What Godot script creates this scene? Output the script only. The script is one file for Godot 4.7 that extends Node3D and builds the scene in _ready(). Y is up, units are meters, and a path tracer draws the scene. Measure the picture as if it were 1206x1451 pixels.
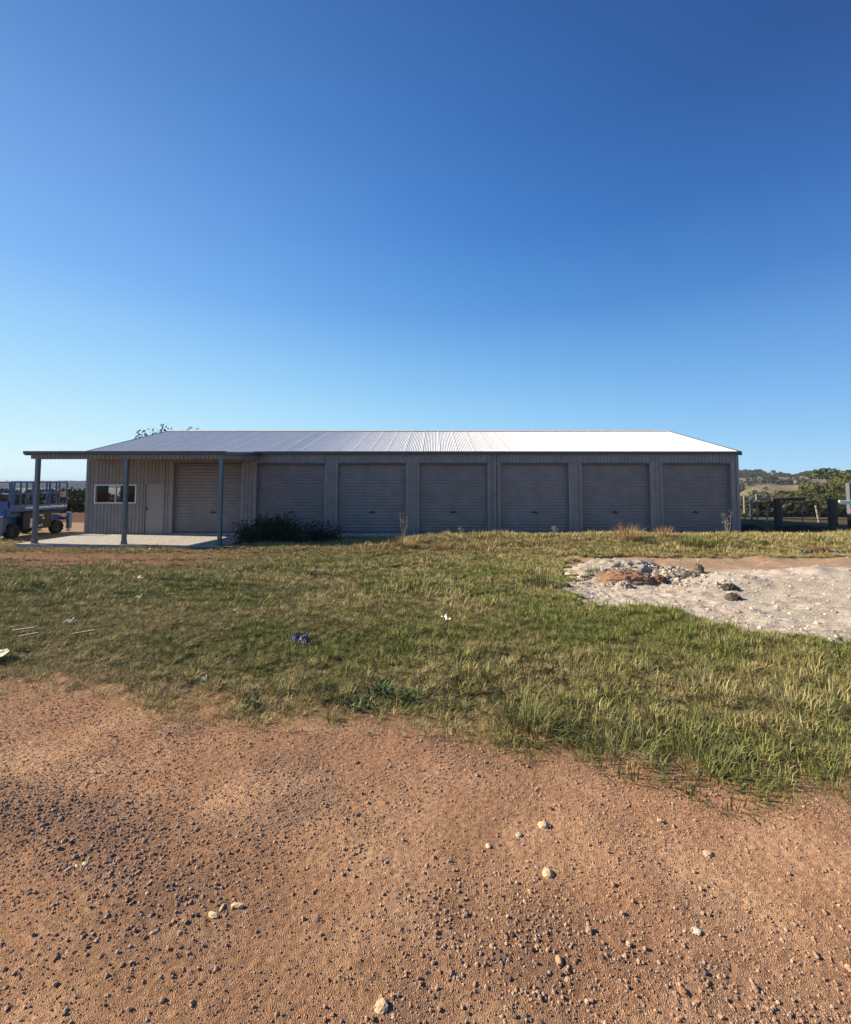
extends Node3D
# A long grey steel shed with roller doors behind a rough lawn and a red gravel road, late sun from the left.

const D := 18.3            # distance of the shed's front wall
const XL := -15.0          # left and right ends of the shed
const XR := 13.1
const EYE := 2.16

var taken := {}
var rng := RandomNumberGenerator.new()
var n1 := FastNoiseLite.new()
var n2 := FastNoiseLite.new()
var n3 := FastNoiseLite.new()
var n4 := FastNoiseLite.new()
var patch := PackedVector2Array([Vector2(4.2, -13.1), Vector2(3.0, -10.0), Vector2(2.05, -7.0), Vector2(2.45, -6.1), Vector2(3.0, -5.5), Vector2(3.6, -4.8), Vector2(4.35, -4.3), Vector2(6.5, -3.6), Vector2(14, -3.1), Vector2(26, -4.0), Vector2(26, -12.0), Vector2(12.5, -12.7), Vector2(8, -13.0)])


# ------------------------------------------------------------------ mesh helper
class MB:
	var v := PackedVector3Array()
	var n := PackedVector3Array()
	var c := PackedColorArray()
	var ix := PackedInt32Array()
	var col := Color.WHITE

	func vert(p: Vector3, nn: Vector3) -> int:
		v.append(p); n.append(nn); c.append(col)
		return v.size() - 1

	func face(a: int, b: int, d: int) -> void:   # wound clockwise as seen from the side of the normals
		var g := (v[b] - v[a]).cross(v[d] - v[a])
		if g.dot(n[a] + n[b] + n[d]) > 0.0:
			ix.append(a); ix.append(d); ix.append(b)
		else:
			ix.append(a); ix.append(b); ix.append(d)

	func tri(a: Vector3, b: Vector3, d: Vector3, out := Vector3.ZERO) -> void:
		var g := (b - a).cross(d - a).normalized()
		if out != Vector3.ZERO and g.dot(out) < 0.0:
			g = -g
		face(vert(a, g), vert(b, g), vert(d, g))

	func quad(a: Vector3, b: Vector3, d: Vector3, e: Vector3, out := Vector3.ZERO) -> void:
		var g := (d - a).cross(e - b).normalized()
		if out != Vector3.ZERO and g.dot(out) < 0.0:
			g = -g
		var i := vert(a, g)
		vert(b, g); vert(d, g); vert(e, g)
		face(i, i + 1, i + 2); face(i, i + 2, i + 3)

	func box(lo: Vector3, hi: Vector3, bev := 0.004, xf := Transform3D()) -> void:
		var m := (lo + hi) * 0.5
		var h := (hi - lo) * 0.5
		var b := minf(bev, minf(h.x, minf(h.y, h.z)) * 0.45)
		var P := {}
		for sx in [-1, 1]:
			for sy in [-1, 1]:
				for sz in [-1, 1]:
					var s := Vector3(sx, sy, sz)
					P[Vector4i(sx, sy, sz, 0)] = xf * (m + s * (h - Vector3(0, b, b)))
					P[Vector4i(sx, sy, sz, 1)] = xf * (m + s * (h - Vector3(b, 0, b)))
					P[Vector4i(sx, sy, sz, 2)] = xf * (m + s * (h - Vector3(b, b, 0)))
		var B := xf.basis
		for s in [-1, 1]:
			quad(P[Vector4i(s, -1, -1, 0)], P[Vector4i(s, 1, -1, 0)], P[Vector4i(s, 1, 1, 0)], P[Vector4i(s, -1, 1, 0)], B * Vector3(s, 0, 0))
			quad(P[Vector4i(-1, s, -1, 1)], P[Vector4i(1, s, -1, 1)], P[Vector4i(1, s, 1, 1)], P[Vector4i(-1, s, 1, 1)], B * Vector3(0, s, 0))
			quad(P[Vector4i(-1, -1, s, 2)], P[Vector4i(1, -1, s, 2)], P[Vector4i(1, 1, s, 2)], P[Vector4i(-1, 1, s, 2)], B * Vector3(0, 0, s))
			for t in [-1, 1]:
				quad(P[Vector4i(s, t, -1, 0)], P[Vector4i(s, t, 1, 0)], P[Vector4i(s, t, 1, 1)], P[Vector4i(s, t, -1, 1)], B * Vector3(s, t, 0))
				quad(P[Vector4i(s, -1, t, 0)], P[Vector4i(s, 1, t, 0)], P[Vector4i(s, 1, t, 2)], P[Vector4i(s, -1, t, 2)], B * Vector3(s, 0, t))
				quad(P[Vector4i(-1, s, t, 1)], P[Vector4i(1, s, t, 1)], P[Vector4i(1, s, t, 2)], P[Vector4i(-1, s, t, 2)], B * Vector3(0, s, t))
				for u in [-1, 1]:
					tri(P[Vector4i(s, t, u, 0)], P[Vector4i(s, t, u, 1)], P[Vector4i(s, t, u, 2)], B * Vector3(s, t, u))

	func tube(pts: Array, radii: Array, sides := 8, cap := true) -> void:
		var rings := []
		var up := Vector3.UP
		for i in pts.size():
			var dir: Vector3 = (pts[mini(i + 1, pts.size() - 1)] - pts[maxi(i - 1, 0)]).normalized()
			var a := dir.cross(up if absf(dir.dot(up)) < 0.95 else Vector3.RIGHT).normalized()
			var b := dir.cross(a)
			var ring := []
			for k in sides + 1:
				var w := TAU * k / sides
				var o := a * cos(w) + b * sin(w)
				ring.append(vert(pts[i] + o * radii[i], o))
			rings.append(ring)
		for i in pts.size() - 1:
			for k in sides:
				face(rings[i][k], rings[i][k + 1], rings[i + 1][k + 1])
				face(rings[i][k], rings[i + 1][k + 1], rings[i + 1][k])
		if cap:
			for e in [0, pts.size() - 1]:
				var o: Vector3 = (pts[0] - pts[1]).normalized() if e == 0 else (pts[e] - pts[e - 1]).normalized()
				for k in range(1, sides - 1):
					tri(v[rings[e][0]], v[rings[e][k]], v[rings[e][k + 1]], o)

	func prism(poly: Array, z0: float, z1: float, xf := Transform3D()) -> void:   # convex polygon in x, y pushed along z
		var mid := Vector2.ZERO
		for p in poly:
			mid += p / poly.size()
		var B := xf.basis
		for i in poly.size():
			var a: Vector2 = poly[i]
			var b: Vector2 = poly[(i + 1) % poly.size()]
			var o: Vector2 = (a + b) * 0.5 - mid
			quad(xf * Vector3(a.x, a.y, z0), xf * Vector3(b.x, b.y, z0), xf * Vector3(b.x, b.y, z1), xf * Vector3(a.x, a.y, z1), B * Vector3(o.x, o.y, 0))
			if i > 0 and i < poly.size() - 1:
				tri(xf * Vector3(poly[0].x, poly[0].y, z0), xf * Vector3(a.x, a.y, z0), xf * Vector3(b.x, b.y, z0), B * Vector3(0, 0, z0 - z1))
				tri(xf * Vector3(poly[0].x, poly[0].y, z1), xf * Vector3(a.x, a.y, z1), xf * Vector3(b.x, b.y, z1), B * Vector3(0, 0, z1 - z0))

	# a sheet whose profile runs along u; prof is a list of (fraction of the pitch, height)
	func sheet(o: Vector3, u: Vector3, w: Vector3, nn: Vector3, width: float, length: float, pitch: float, prof: Array, smooth := false) -> void:
		var k := 0
		var line := PackedVector2Array()
		while true:
			var s: float = (floorf(float(k) / prof.size()) + prof[k % prof.size()].x) * pitch
			if s >= width:
				break
			line.append(Vector2(s, prof[k % prof.size()].y))
			k += 1
		line.append(Vector2(width, line[line.size() - 1].y))
		for i in line.size():
			var a := o + u * line[i].x + nn * line[i].y
			if smooth:
				var t := line[mini(i + 1, line.size() - 1)] - line[maxi(i - 1, 0)]
				var g := (nn * t.x - u * t.y).normalized()
				var q := vert(a, g)
				vert(a + w * length, g)
				if i > 0:
					face(q - 2, q, q + 1); face(q - 2, q + 1, q - 1)
			elif i > 0:
				var p := o + u * line[i - 1].x + nn * line[i - 1].y
				quad(p, a, a + w * length, p + w * length, nn)

	func mesh() -> ArrayMesh:
		var A := []
		A.resize(Mesh.ARRAY_MAX)
		A[Mesh.ARRAY_VERTEX] = v; A[Mesh.ARRAY_NORMAL] = n; A[Mesh.ARRAY_COLOR] = c; A[Mesh.ARRAY_INDEX] = ix
		var m := ArrayMesh.new()
		m.add_surface_from_arrays(Mesh.PRIMITIVE_TRIANGLES, A)
		return m


# ------------------------------------------------------------------ scene helpers
func numbered(called: String) -> String:
	var k: int = taken.get(called, 0)
	taken[called] = k + 1
	return called if k == 0 else "%s_%03d" % [called, k]

func tag(o: Node3D, label: String, category := "", group := "", kind := "") -> Node3D:
	if label: o.set_meta("label", label)
	if category: o.set_meta("category", category)
	if group: o.set_meta("group", group)
	if kind: o.set_meta("kind", kind)
	return o

func thing(called: String, label: String, category: String, at := Vector3.ZERO, turn := 0.0, group := "") -> Node3D:
	var o := Node3D.new()
	o.name = numbered(called)
	add_child(o)
	o.position = at
	o.rotation.y = turn
	return tag(o, label, category, group)

func obj(called: String, m: Mesh, material: Material, parent: Node = null) -> MeshInstance3D:
	var o := MeshInstance3D.new()
	o.name = numbered(called) if parent == null else called
	o.mesh = m
	o.material_override = material
	if parent == null:
		add_child(o)
	else:
		parent.add_child(o, true)
	return o

func dup(src: Node3D, called: String, label: String, at: Vector3, turn: float, scl: Vector3, group := "") -> Node3D:
	var r: Node3D = src.duplicate()
	r.name = numbered(called)
	add_child(r)
	r.position = at
	r.rotation = Vector3(0, turn, 0)
	r.scale = scl
	r.set_meta("label", label)
	if group: r.set_meta("group", group)
	return r

func mat(called: String, lin: Color, rough := 0.8, metal := 0.0) -> StandardMaterial3D:
	var m := StandardMaterial3D.new()
	m.resource_name = called
	m.albedo_color = lin.linear_to_srgb()
	m.roughness = rough
	m.metallic = metal
	return m

func vmat(called: String, rough := 0.85, back := 0.0) -> StandardMaterial3D:
	var m := mat(called, Color.WHITE, rough)
	m.vertex_color_use_as_albedo = true
	m.metallic_specular = 0.25
	if back > 0.0:
		m.backlight_enabled = true
		m.backlight = Color(back, back, back)
	return m

func noise_tex(seed_: int, freq: float, lo: float, hi: float, size := 512, type := FastNoiseLite.TYPE_SIMPLEX_SMOOTH, oct := 5) -> NoiseTexture2D:
	var f := FastNoiseLite.new()
	f.seed = seed_
	f.noise_type = type
	f.frequency = freq
	f.fractal_octaves = oct
	f.fractal_gain = 0.6
	var t := NoiseTexture2D.new()
	t.width = size
	t.height = size
	t.seamless = true
	t.noise = f
	var g := Gradient.new()
	g.set_color(0, Color(lo, lo, lo))
	g.set_color(1, Color(hi, hi, hi))
	t.color_ramp = g
	return t

func textured(m: StandardMaterial3D, t: Texture2D, scale_: float, bump: Texture2D = null, depth := 0.0) -> StandardMaterial3D:
	m.albedo_texture = t
	m.uv1_triplanar = true
	m.uv1_world_triplanar = true
	m.uv1_scale = Vector3.ONE * scale_
	if bump:
		m.heightmap_enabled = true
		m.heightmap_texture = bump
		m.heightmap_scale = depth
	return m

func ss(a: float, b: float, x: float) -> float:
	return smoothstep(a, b, x)


# ------------------------------------------------------------------ the lie of the land
func H(x: float, z: float) -> float:
	var d := -z
	var h := lerpf(0.6, -0.1, ss(2.5, 15.0, d))
	h += 0.27 * ss(-2.2, 0.6, x) * exp(-pow((d - 16.0) / 1.5, 2.0))          # grass bank before the doors
	h += 0.10 * ss(-7.2, -5.0, x) * (1.0 - ss(-2.2, 0.6, x)) * exp(-pow((d - 14.2) / 1.0, 2.0))
	h -= 0.10 * ss(-13.0, -17.0, x) * ss(14.0, 18.0, d)
	if d > 22.0:
		h += 0.45 * exp(-pow((d - 27.5) / 1.6, 2.0)) * ss(-15.0, -20.0, x)
		h -= 9.0 * ss(28.0, 135.0, d) + 0.7 * ss(24.0, 44.0, d) * ss(13, 20, x)
	if d < 60.0:
		h += 0.035 * n1.get_noise_2d(x * 0.8, z * 0.8) * ss(0.5, 3.0, d)
	# grit and lumps of the road
	var r := 1.0 - grassy_line(x, z)
	if r > 0.0 and d < 6.0:
		h += r * 0.016 * windrow(x, z)
		h += r * (0.012 * n1.get_noise_2d(x * 4.0, z * 4.0) + 0.0065 * n2.get_noise_2d(x, z) + 0.0042 * n3.get_noise_2d(x, z))
	elif d < 14.0:
		h += 0.018 * n1.get_noise_2d(x * 6.0 + 40.0, z * 6.0) + 0.022 * n1.get_noise_2d(x * 20.0, z * 20.0)
	if in_patch(x, z) > 0.0:
		h += 0.025 * n1.get_noise_2d(x * 9.0, z * 9.0) + 0.06 * n1.get_noise_2d(x * 2.0 + 9.0, z * 2.0) - 0.03
		h += 0.16 * exp(-pow((x - 5.7) / 0.8, 2.0) - pow((d - 8.3) / 0.4, 2.0)) + 0.15 * exp(-pow((x - 8.3) / 1.3, 2.0) - pow((d - 9.3) / 0.35, 2.0)) + 0.05 * n4.get_noise_2d(x, z) * ss(7.0, 8.5, d) * (1.0 - ss(9.5, 10.5, d))
	return h

func grassy_line(x: float, z: float) -> float:     # 0 on the road, 1 on the lawn
	var edge := 2.60 - 0.215 * x + 0.22 * n1.get_noise_2d(x * 2.2 + 7.0, z * 2.2) + 0.12 * n1.get_noise_2d(x * 7.0, z * 7.0)
	return ss(-0.10, 0.22, -z - edge)

func in_patch(x: float, z: float) -> float:
	if x < 1.0 or z < -14.0 or z > -2.5:
		return 0.0
	var q := Vector2(x + 0.5 * n1.get_noise_2d(x * 2.5, z * 2.5 + 30.0) + 0.2 * n1.get_noise_2d(x * 8, z * 8), z + 0.5 * n1.get_noise_2d(x * 2.5 + 60.0, z * 2.5) + 0.2 * n1.get_noise_2d(x * 8 + 5, z * 8))
	return 1.0 if Geometry2D.is_point_in_polygon(q, patch) else 0.0

func lawn(x: float, z: float) -> float:            # how much grass grows here
	var d := -z
	if d > 17.4 and x > -14.9 and x < 13.3 or d > 26.0:
		return 0.0
	if x > -15.2 and x < -7.3 and d > 15.1:
		return 0.0
	var g := grassy_line(x, z)
	if g <= 0.0 or in_patch(x, z) > 0.0:
		return 0.0
	var track := ss(-5.0, -7.5, x) * ss(10.2, 11.4, d) * (1.0 - ss(13.6, 14.3, d))
	g *= 1.0 - 0.95 * track
	g *= 1.0 - 0.7 * ss(0.05, 0.3, n1.get_noise_2d(x * 1.1 + 210.0, z * 1.7)) * (1.0 - ss(0.5, 2.0, x)) * ss(4.0, 6.0, d)
	if x < -15.2 and d > 15.5:
		g *= 0.12
	g *= clampf(0.9 + 1.1 * n1.get_noise_2d(x * 3.0 + 100.0, z * 3.0), 0.4, 1.0) * clampf(0.85 + 2.2 * n1.get_noise_2d(x * 34.0, z * 34.0 + 70.0), 0.1, 1.0)
	return g

func dryness(x: float, z: float) -> float:         # 0 green, 1 straw
	var d := -z
	var k := 0.40 + 0.75 * n1.get_noise_2d(x * 1.3 + 300.0, z * 1.3) + 0.45 * n1.get_noise_2d(x * 5.0, z * 5.0 + 80.0)
	k += 0.06 + 0.48 * ss(10.5, 14.5, d) + 0.25 * ss(-4.0, -9.0, x) * ss(6.0, 10.0, d)
	k -= 0.45 * ss(1.2, 2.2, x) * ss(3.2, 4.2, d) * (1.0 - ss(6.4, 7.2, d))
	k += 0.35 * (1.0 - ss(0.15, 0.75, d - (2.60 - 0.215 * x))) * (1.0 - ss(-0.2, 0.6, x)) - 0.06 * ss(0.2, 1.0, x) * (1.0 - ss(3.2, 4.2, d))
	return clampf(k, 0.0, 1.0)

func ridge(x: float, z: float, off: float, wid: float) -> float:    # a band along the road, so far out from its lawn edge
	var e := 2.60 - 0.215 * x + z - off + 0.16 * n1.get_noise_2d(x * 1.5 + 55.0, z * 1.5)
	return exp(-pow(e / wid, 2.0))

func windrow(x: float, z: float) -> float:         # loose gravel between the wheel tracks
	var a := ridge(x, z, 1.05, 0.24) * clampf(0.65 + 1.2 * n1.get_noise_2d(x * 2.0 + 13.0, z * 2.0), 0.1, 1.0)
	return clampf(a + 0.5 * ridge(x, z, 1.75, 0.2) * clampf(0.2 + 1.5 * n1.get_noise_2d(x * 3.0 + 13.0, z * 3.0), 0.0, 1.0), 0.0, 1.0)

func ground_color(x: float, z: float) -> Color:
	var d := -z
	var a := n1.get_noise_2d(x * 1.6 + 500.0, z * 1.6)
	var b := n4.get_noise_2d(x, z)
	var road := Color(0.54, 0.30, 0.17).lerp(Color(0.45, 0.26, 0.15), clampf(0.5 + 1.1 * a, 0, 1)).lerp(Color(0.68, 0.42, 0.25), clampf(b * 1.4 + 0.5 * ridge(x, z, 0.62, 0.22), 0, 1))
	road = road.lerp(Color(0.24, 0.145, 0.098), 0.8 * windrow(x, z))
	road = road.lerp(Color(0.27, 0.17, 0.12), clampf(-0.15 - 1.3 * n1.get_noise_2d(x * 2.4 + 900.0, z * 3.4), 0, 0.6))
	var soil := Color(0.06, 0.055, 0.024).lerp(Color(0.16, 0.118, 0.055), clampf(0.5 + a + 0.5 * b, 0, 1)).lerp(Color(0.085, 0.085, 0.03), clampf(0.5 - dryness(x, z), 0, 0.5))
	var c := road.lerp(soil, pow(grassy_line(x, z), 2.5) * ss(0.05, 0.5, d - (2.60 - 0.215 * x) + 0.3 * a))
	var bare := ss(-4.6, -7.5, x) * ss(9.8, 11.2, d) * (1.0 - ss(15.0, 16.0, d))
	c = c.lerp(Color(0.30, 0.165, 0.095), 0.85 * bare)
	if x < -15.0 and d > 15.0:
		c = c.lerp(Color(0.40, 0.275, 0.165), ss(15.2, 17.5, d))
	if d > 25.3 and x < -14.0:
		c = c.lerp(Color(0.15, 0.07, 0.045), 1.0 - ss(28.5, 31.0, d))
	if d > 30.0:
		c = c.lerp(Color(0.13, 0.125, 0.05), ss(30.0, 40.0, d))
	if in_patch(x, z) > 0.0:
		c = Color(0.76, 0.67, 0.56).lerp(Color(0.64, 0.55, 0.44), clampf(0.5 + 1.4 * b, 0, 1))
		c = c.lerp(Color(0.50, 0.31, 0.18), ss(9.4, 10.8, d + 1.3 * a) * 0.85)
		c = c.lerp(Color(0.36, 0.30, 0.24), clampf(1.2 * n1.get_noise_2d(x * 5.0 + 20.0, z * 5.0), 0, 0.5))
	return c


func axis_x() -> PackedFloat32Array:
	var s := [0.0]
	var step := 0.012
	while s[-1] < 3000.0:
		if s[-1] > 2.3:
			step *= 1.018 if s[-1] < 30.0 else 1.12
		s.append(s[-1] + step)
	var out := PackedFloat32Array()
	for i in range(s.size() - 1, 0, -1):
		out.append(-s[i])
	for q in s:
		out.append(q)
	return out

func axis_d() -> PackedFloat32Array:
	var out := PackedFloat32Array()
	var p := -40.0
	while p < 0.6:
		out.append(p)
		p += maxf(0.03, (0.7 - p) * 0.2)
	var step := 0.012
	p = 0.6
	while p < 3200.0:
		out.append(p)
		if p > 3.3:
			step *= 1.013 if p < 32.0 else 1.10
		p += step
	return out

func build_ground(m: Material) -> void:
	var xs := axis_x()
	var ds := axis_d()
	var nx := xs.size()
	var nd := ds.size()
	var v := PackedVector3Array()
	var nn := PackedVector3Array()
	var c := PackedColorArray()
	var ix := PackedInt32Array()
	v.resize(nx * nd); nn.resize(nx * nd); c.resize(nx * nd)
	for j in nd:
		for i in nx:
			var k := j * nx + i
			v[k] = Vector3(xs[i], H(xs[i], -ds[j]), -ds[j])
			c[k] = ground_color(xs[i], -ds[j])
	for j in nd:
		for i in nx:
			var a := v[j * nx + maxi(i - 1, 0)]
			var b := v[j * nx + mini(i + 1, nx - 1)]
			var e := v[maxi(j - 1, 0) * nx + i]
			var f := v[mini(j + 1, nd - 1) * nx + i]
			nn[j * nx + i] = (b - a).cross(f - e).normalized()
	ix.resize((nx - 1) * (nd - 1) * 6)
	var q := 0
	for j in nd - 1:
		for i in nx - 1:
			var k := j * nx + i
			ix[q] = k; ix[q + 1] = k + nx; ix[q + 2] = k + nx + 1
			ix[q + 3] = k; ix[q + 4] = k + nx + 1; ix[q + 5] = k + 1
			q += 6
	var A := []
	A.resize(Mesh.ARRAY_MAX)
	A[Mesh.ARRAY_VERTEX] = v; A[Mesh.ARRAY_NORMAL] = nn; A[Mesh.ARRAY_COLOR] = c; A[Mesh.ARRAY_INDEX] = ix
	var am := ArrayMesh.new()
	am.add_surface_from_arrays(Mesh.PRIMITIVE_TRIANGLES, A)
	tag(obj("ground", am, m), "red gravel road, rough lawn and pale gravel patch in front of the shed", "", "", "structure")


# ------------------------------------------------------------------ plants
func blade(b: MB, p: Vector3, yaw: float, lean: float, len_: float, wid: float, curl := 0.6) -> void:
	var dir := Vector3(cos(yaw), 0, sin(yaw))
	var side := Vector3(-sin(yaw), 0, cos(yaw)) * wid * 0.5
	var up := (Vector3.UP * cos(lean) + dir * sin(lean))
	var l2 := minf(lean + curl, 1.75)
	var up2 := (Vector3.UP * cos(l2) + dir * sin(l2))
	var m := p + up * len_ * 0.55
	var t := m + up2 * len_ * 0.45
	var g := up.cross(side).normalized()
	if g.y < 0: g = -g
	var g2 := up2.cross(side).normalized()
	if g2.y < 0: g2 = -g2
	var i := b.vert(p - side, g)
	b.vert(p + side, g); b.vert(m + side * 0.8, (g + g2).normalized()); b.vert(m - side * 0.8, (g + g2).normalized()); b.vert(t, g2)
	b.face(i, i + 1, i + 2); b.face(i, i + 2, i + 3); b.face(i + 3, i + 2, i + 4)

func tuft_mesh(blades: int, rad: float, len_: float, wid: float, lean: float, curl: float, var_ := 0.35) -> ArrayMesh:
	var b := MB.new()
	for i in blades:
		var w := rng.randf() * TAU
		var r := rad * sqrt(rng.randf())
		var k := rng.randf_range(1.0 - var_, 1.0 + var_) * (1.5 if rng.randf() < 0.15 else 1.0)
		b.col = Color(k, k, k * rng.randf_range(0.8, 1.1))
		blade(b, Vector3(cos(w) * r, -0.004, sin(w) * r), w + rng.randf_range(-1.2, 1.2), rng.randf_range(0.1, 1.0) * lean, len_ * rng.randf_range(0.5, 1.15), wid * rng.randf_range(0.6, 1.2), rng.randf_range(0.2, 1.0) * curl)
	return b.mesh()

func scatter(called: String, label: String, m: Mesh, material: Material, list: Array, tints: PackedColorArray) -> void:
	var mm := MultiMesh.new()
	mm.transform_format = MultiMesh.TRANSFORM_3D
	mm.use_colors = true
	mm.mesh = m
	mm.instance_count = list.size()
	for i in list.size():
		mm.set_instance_transform(i, list[i])
		mm.set_instance_color(i, tints[i])
	var o := MultiMeshInstance3D.new()
	o.name = numbered(called)
	o.multimesh = mm
	o.material_override = material
	add_child(o)
	tag(o, label, "", "", "stuff")

func stone_mesh(seed_: int, rings := 5, sides := 7, flat := 0.7, rough := 0.28) -> ArrayMesh:
	var f := FastNoiseLite.new()
	f.seed = seed_
	f.frequency = 0.9
	var b := MB.new()
	var P := []
	for j in rings + 1:
		var row := []
		for i in sides:
			var th := PI * j / rings
			var ph := TAU * i / sides + 0.3 * j
			var q := Vector3(sin(th) * cos(ph), cos(th), sin(th) * sin(ph))
			q *= 1.0 + rough * 2.0 * f.get_noise_3dv(q * 1.6)
			row.append(q * Vector3(1, flat, 0.85))
		P.append(row)
	for j in rings:
		for i in sides:
			var k := (i + 1) % sides
			var mid: Vector3 = P[j][i] + P[j + 1][k]
			if j > 0: b.tri(P[j][i], P[j][k], P[j + 1][k], mid)
			if j < rings - 1: b.tri(P[j][i], P[j + 1][k], P[j + 1][i], mid)
	return b.mesh()

func lump_mesh(seed_: int, size: Vector3, rough: float, freq: float, cols: Array, nu := 64, nv := 26) -> ArrayMesh:   # a half-buried rough lump, smooth-shaded, base at y = 0
	var f := FastNoiseLite.new()
	f.seed = seed_
	f.frequency = freq
	f.fractal_octaves = 6
	f.fractal_gain = 0.62
	var b := MB.new()
	for j in nv + 1:
		for i in nu + 1:
			var th := PI * 0.56 * j / nv
			var ph := TAU * i / nu
			var q := Vector3(sin(th) * cos(ph), cos(th), sin(th) * sin(ph))
			var k := 1.0 + rough * f.get_noise_3dv(q * 2.0) * 2.0
			var t := clampf(0.5 + 1.6 * f.get_noise_3dv(q * 5.0 + Vector3(9, 9, 9)), 0, 1)
			b.col = cols[0].lerp(cols[1], t)
			b.vert(q * k * size, Vector3.ZERO)
	var acc := PackedVector3Array()
	acc.resize(b.v.size())
	for j in nv:
		for i in nu:
			var a := j * (nu + 1) + i
			for tri in [[a, a + 1, a + nu + 2], [a, a + nu + 2, a + nu + 1]]:
				var g := (b.v[tri[1]] - b.v[tri[0]]).cross(b.v[tri[2]] - b.v[tri[0]])
				if g.dot(b.v[tri[0]] + b.v[tri[1]] + b.v[tri[2]]) < 0: g = -g
				for w in tri: acc[w] += g
	for j in nv + 1:
		var s := acc[j * (nu + 1)] + acc[j * (nu + 1) + nu]
		acc[j * (nu + 1)] = s
		acc[j * (nu + 1) + nu] = s
	for i in b.v.size(): b.n[i] = acc[i].normalized() if acc[i].length() > 0 else Vector3.UP
	for j in nv:
		for i in nu:
			var a := j * (nu + 1) + i
			b.face(a, a + 1, a + nu + 2); b.face(a, a + nu + 2, a + nu + 1)
	return b.mesh()

func crown_mesh(h0: float, h1: float, rad: float, clumps: int, leaves: int, size: float, base: Color, gaps := 0.5, flat := 0.6) -> ArrayMesh:
	var b := MB.new()
	var cs := []
	for i in clumps:
		var t := rng.randf()
		var w := rng.randf() * TAU
		var rr := rad * sqrt(rng.randf()) * (0.95 - 0.55 * absf(t - 0.35))
		cs.append([Vector3(cos(w) * rr, lerpf(h0, h1, t), sin(w) * rr), rad * rng.randf_range(0.22, 0.45), rng.randf_range(0.75, 1.3)])
	for i in leaves:
		var q: Array = cs[i % clumps]
		var o := Vector3(rng.randfn(), rng.randfn(), rng.randfn()).normalized()
		var p: Vector3 = q[0] + o * Vector3(1, flat, 1) * q[1] * (1.0 - gaps * pow(rng.randf(), 2.0))
		var s := size * rng.randf_range(0.6, 1.3)
		var a := Vector3(rng.randfn(), rng.randfn() - 0.5, rng.randfn()).normalized()
		var e := a.cross((o + 0.8 * Vector3(rng.randfn(), rng.randfn(), rng.randfn())).normalized()).normalized()
		var k: float = q[2] * rng.randf_range(0.75, 1.25)
		b.col = Color(base.r * k, base.g * k, base.b * k)
		b.quad(p - a * s, p + e * s * 0.45, p + a * s, p - e * s * 0.45, o)
	return b.mesh()

func trunk_mesh(h: float, r: float, top: float, rad: float, limbs: int) -> ArrayMesh:
	var b := MB.new()
	var mid := Vector3(rng.randf_range(-0.2, 0.2), h * 0.5, rng.randf_range(-0.2, 0.2))
	var tip := Vector3(rng.randf_range(-0.4, 0.4), h, rng.randf_range(-0.4, 0.4))
	b.tube([Vector3(0, -0.3, 0), mid, tip], [r * 1.25, r, r * 0.6], 8)
	for i in limbs:
		var w := TAU * i / limbs + rng.randf_range(-0.5, 0.5)
		var s := mid.lerp(tip, rng.randf_range(0.2, 1.0))
		var e := Vector3(cos(w) * rad * 0.7, lerpf(h, top, rng.randf_range(0.3, 0.95)), sin(w) * rad * 0.7)
		b.tube([s, s.lerp(e, 0.5) + Vector3(0, 0.25, 0), e], [r * 0.5, r * 0.33, r * 0.1], 5)
	return b.mesh()


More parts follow.
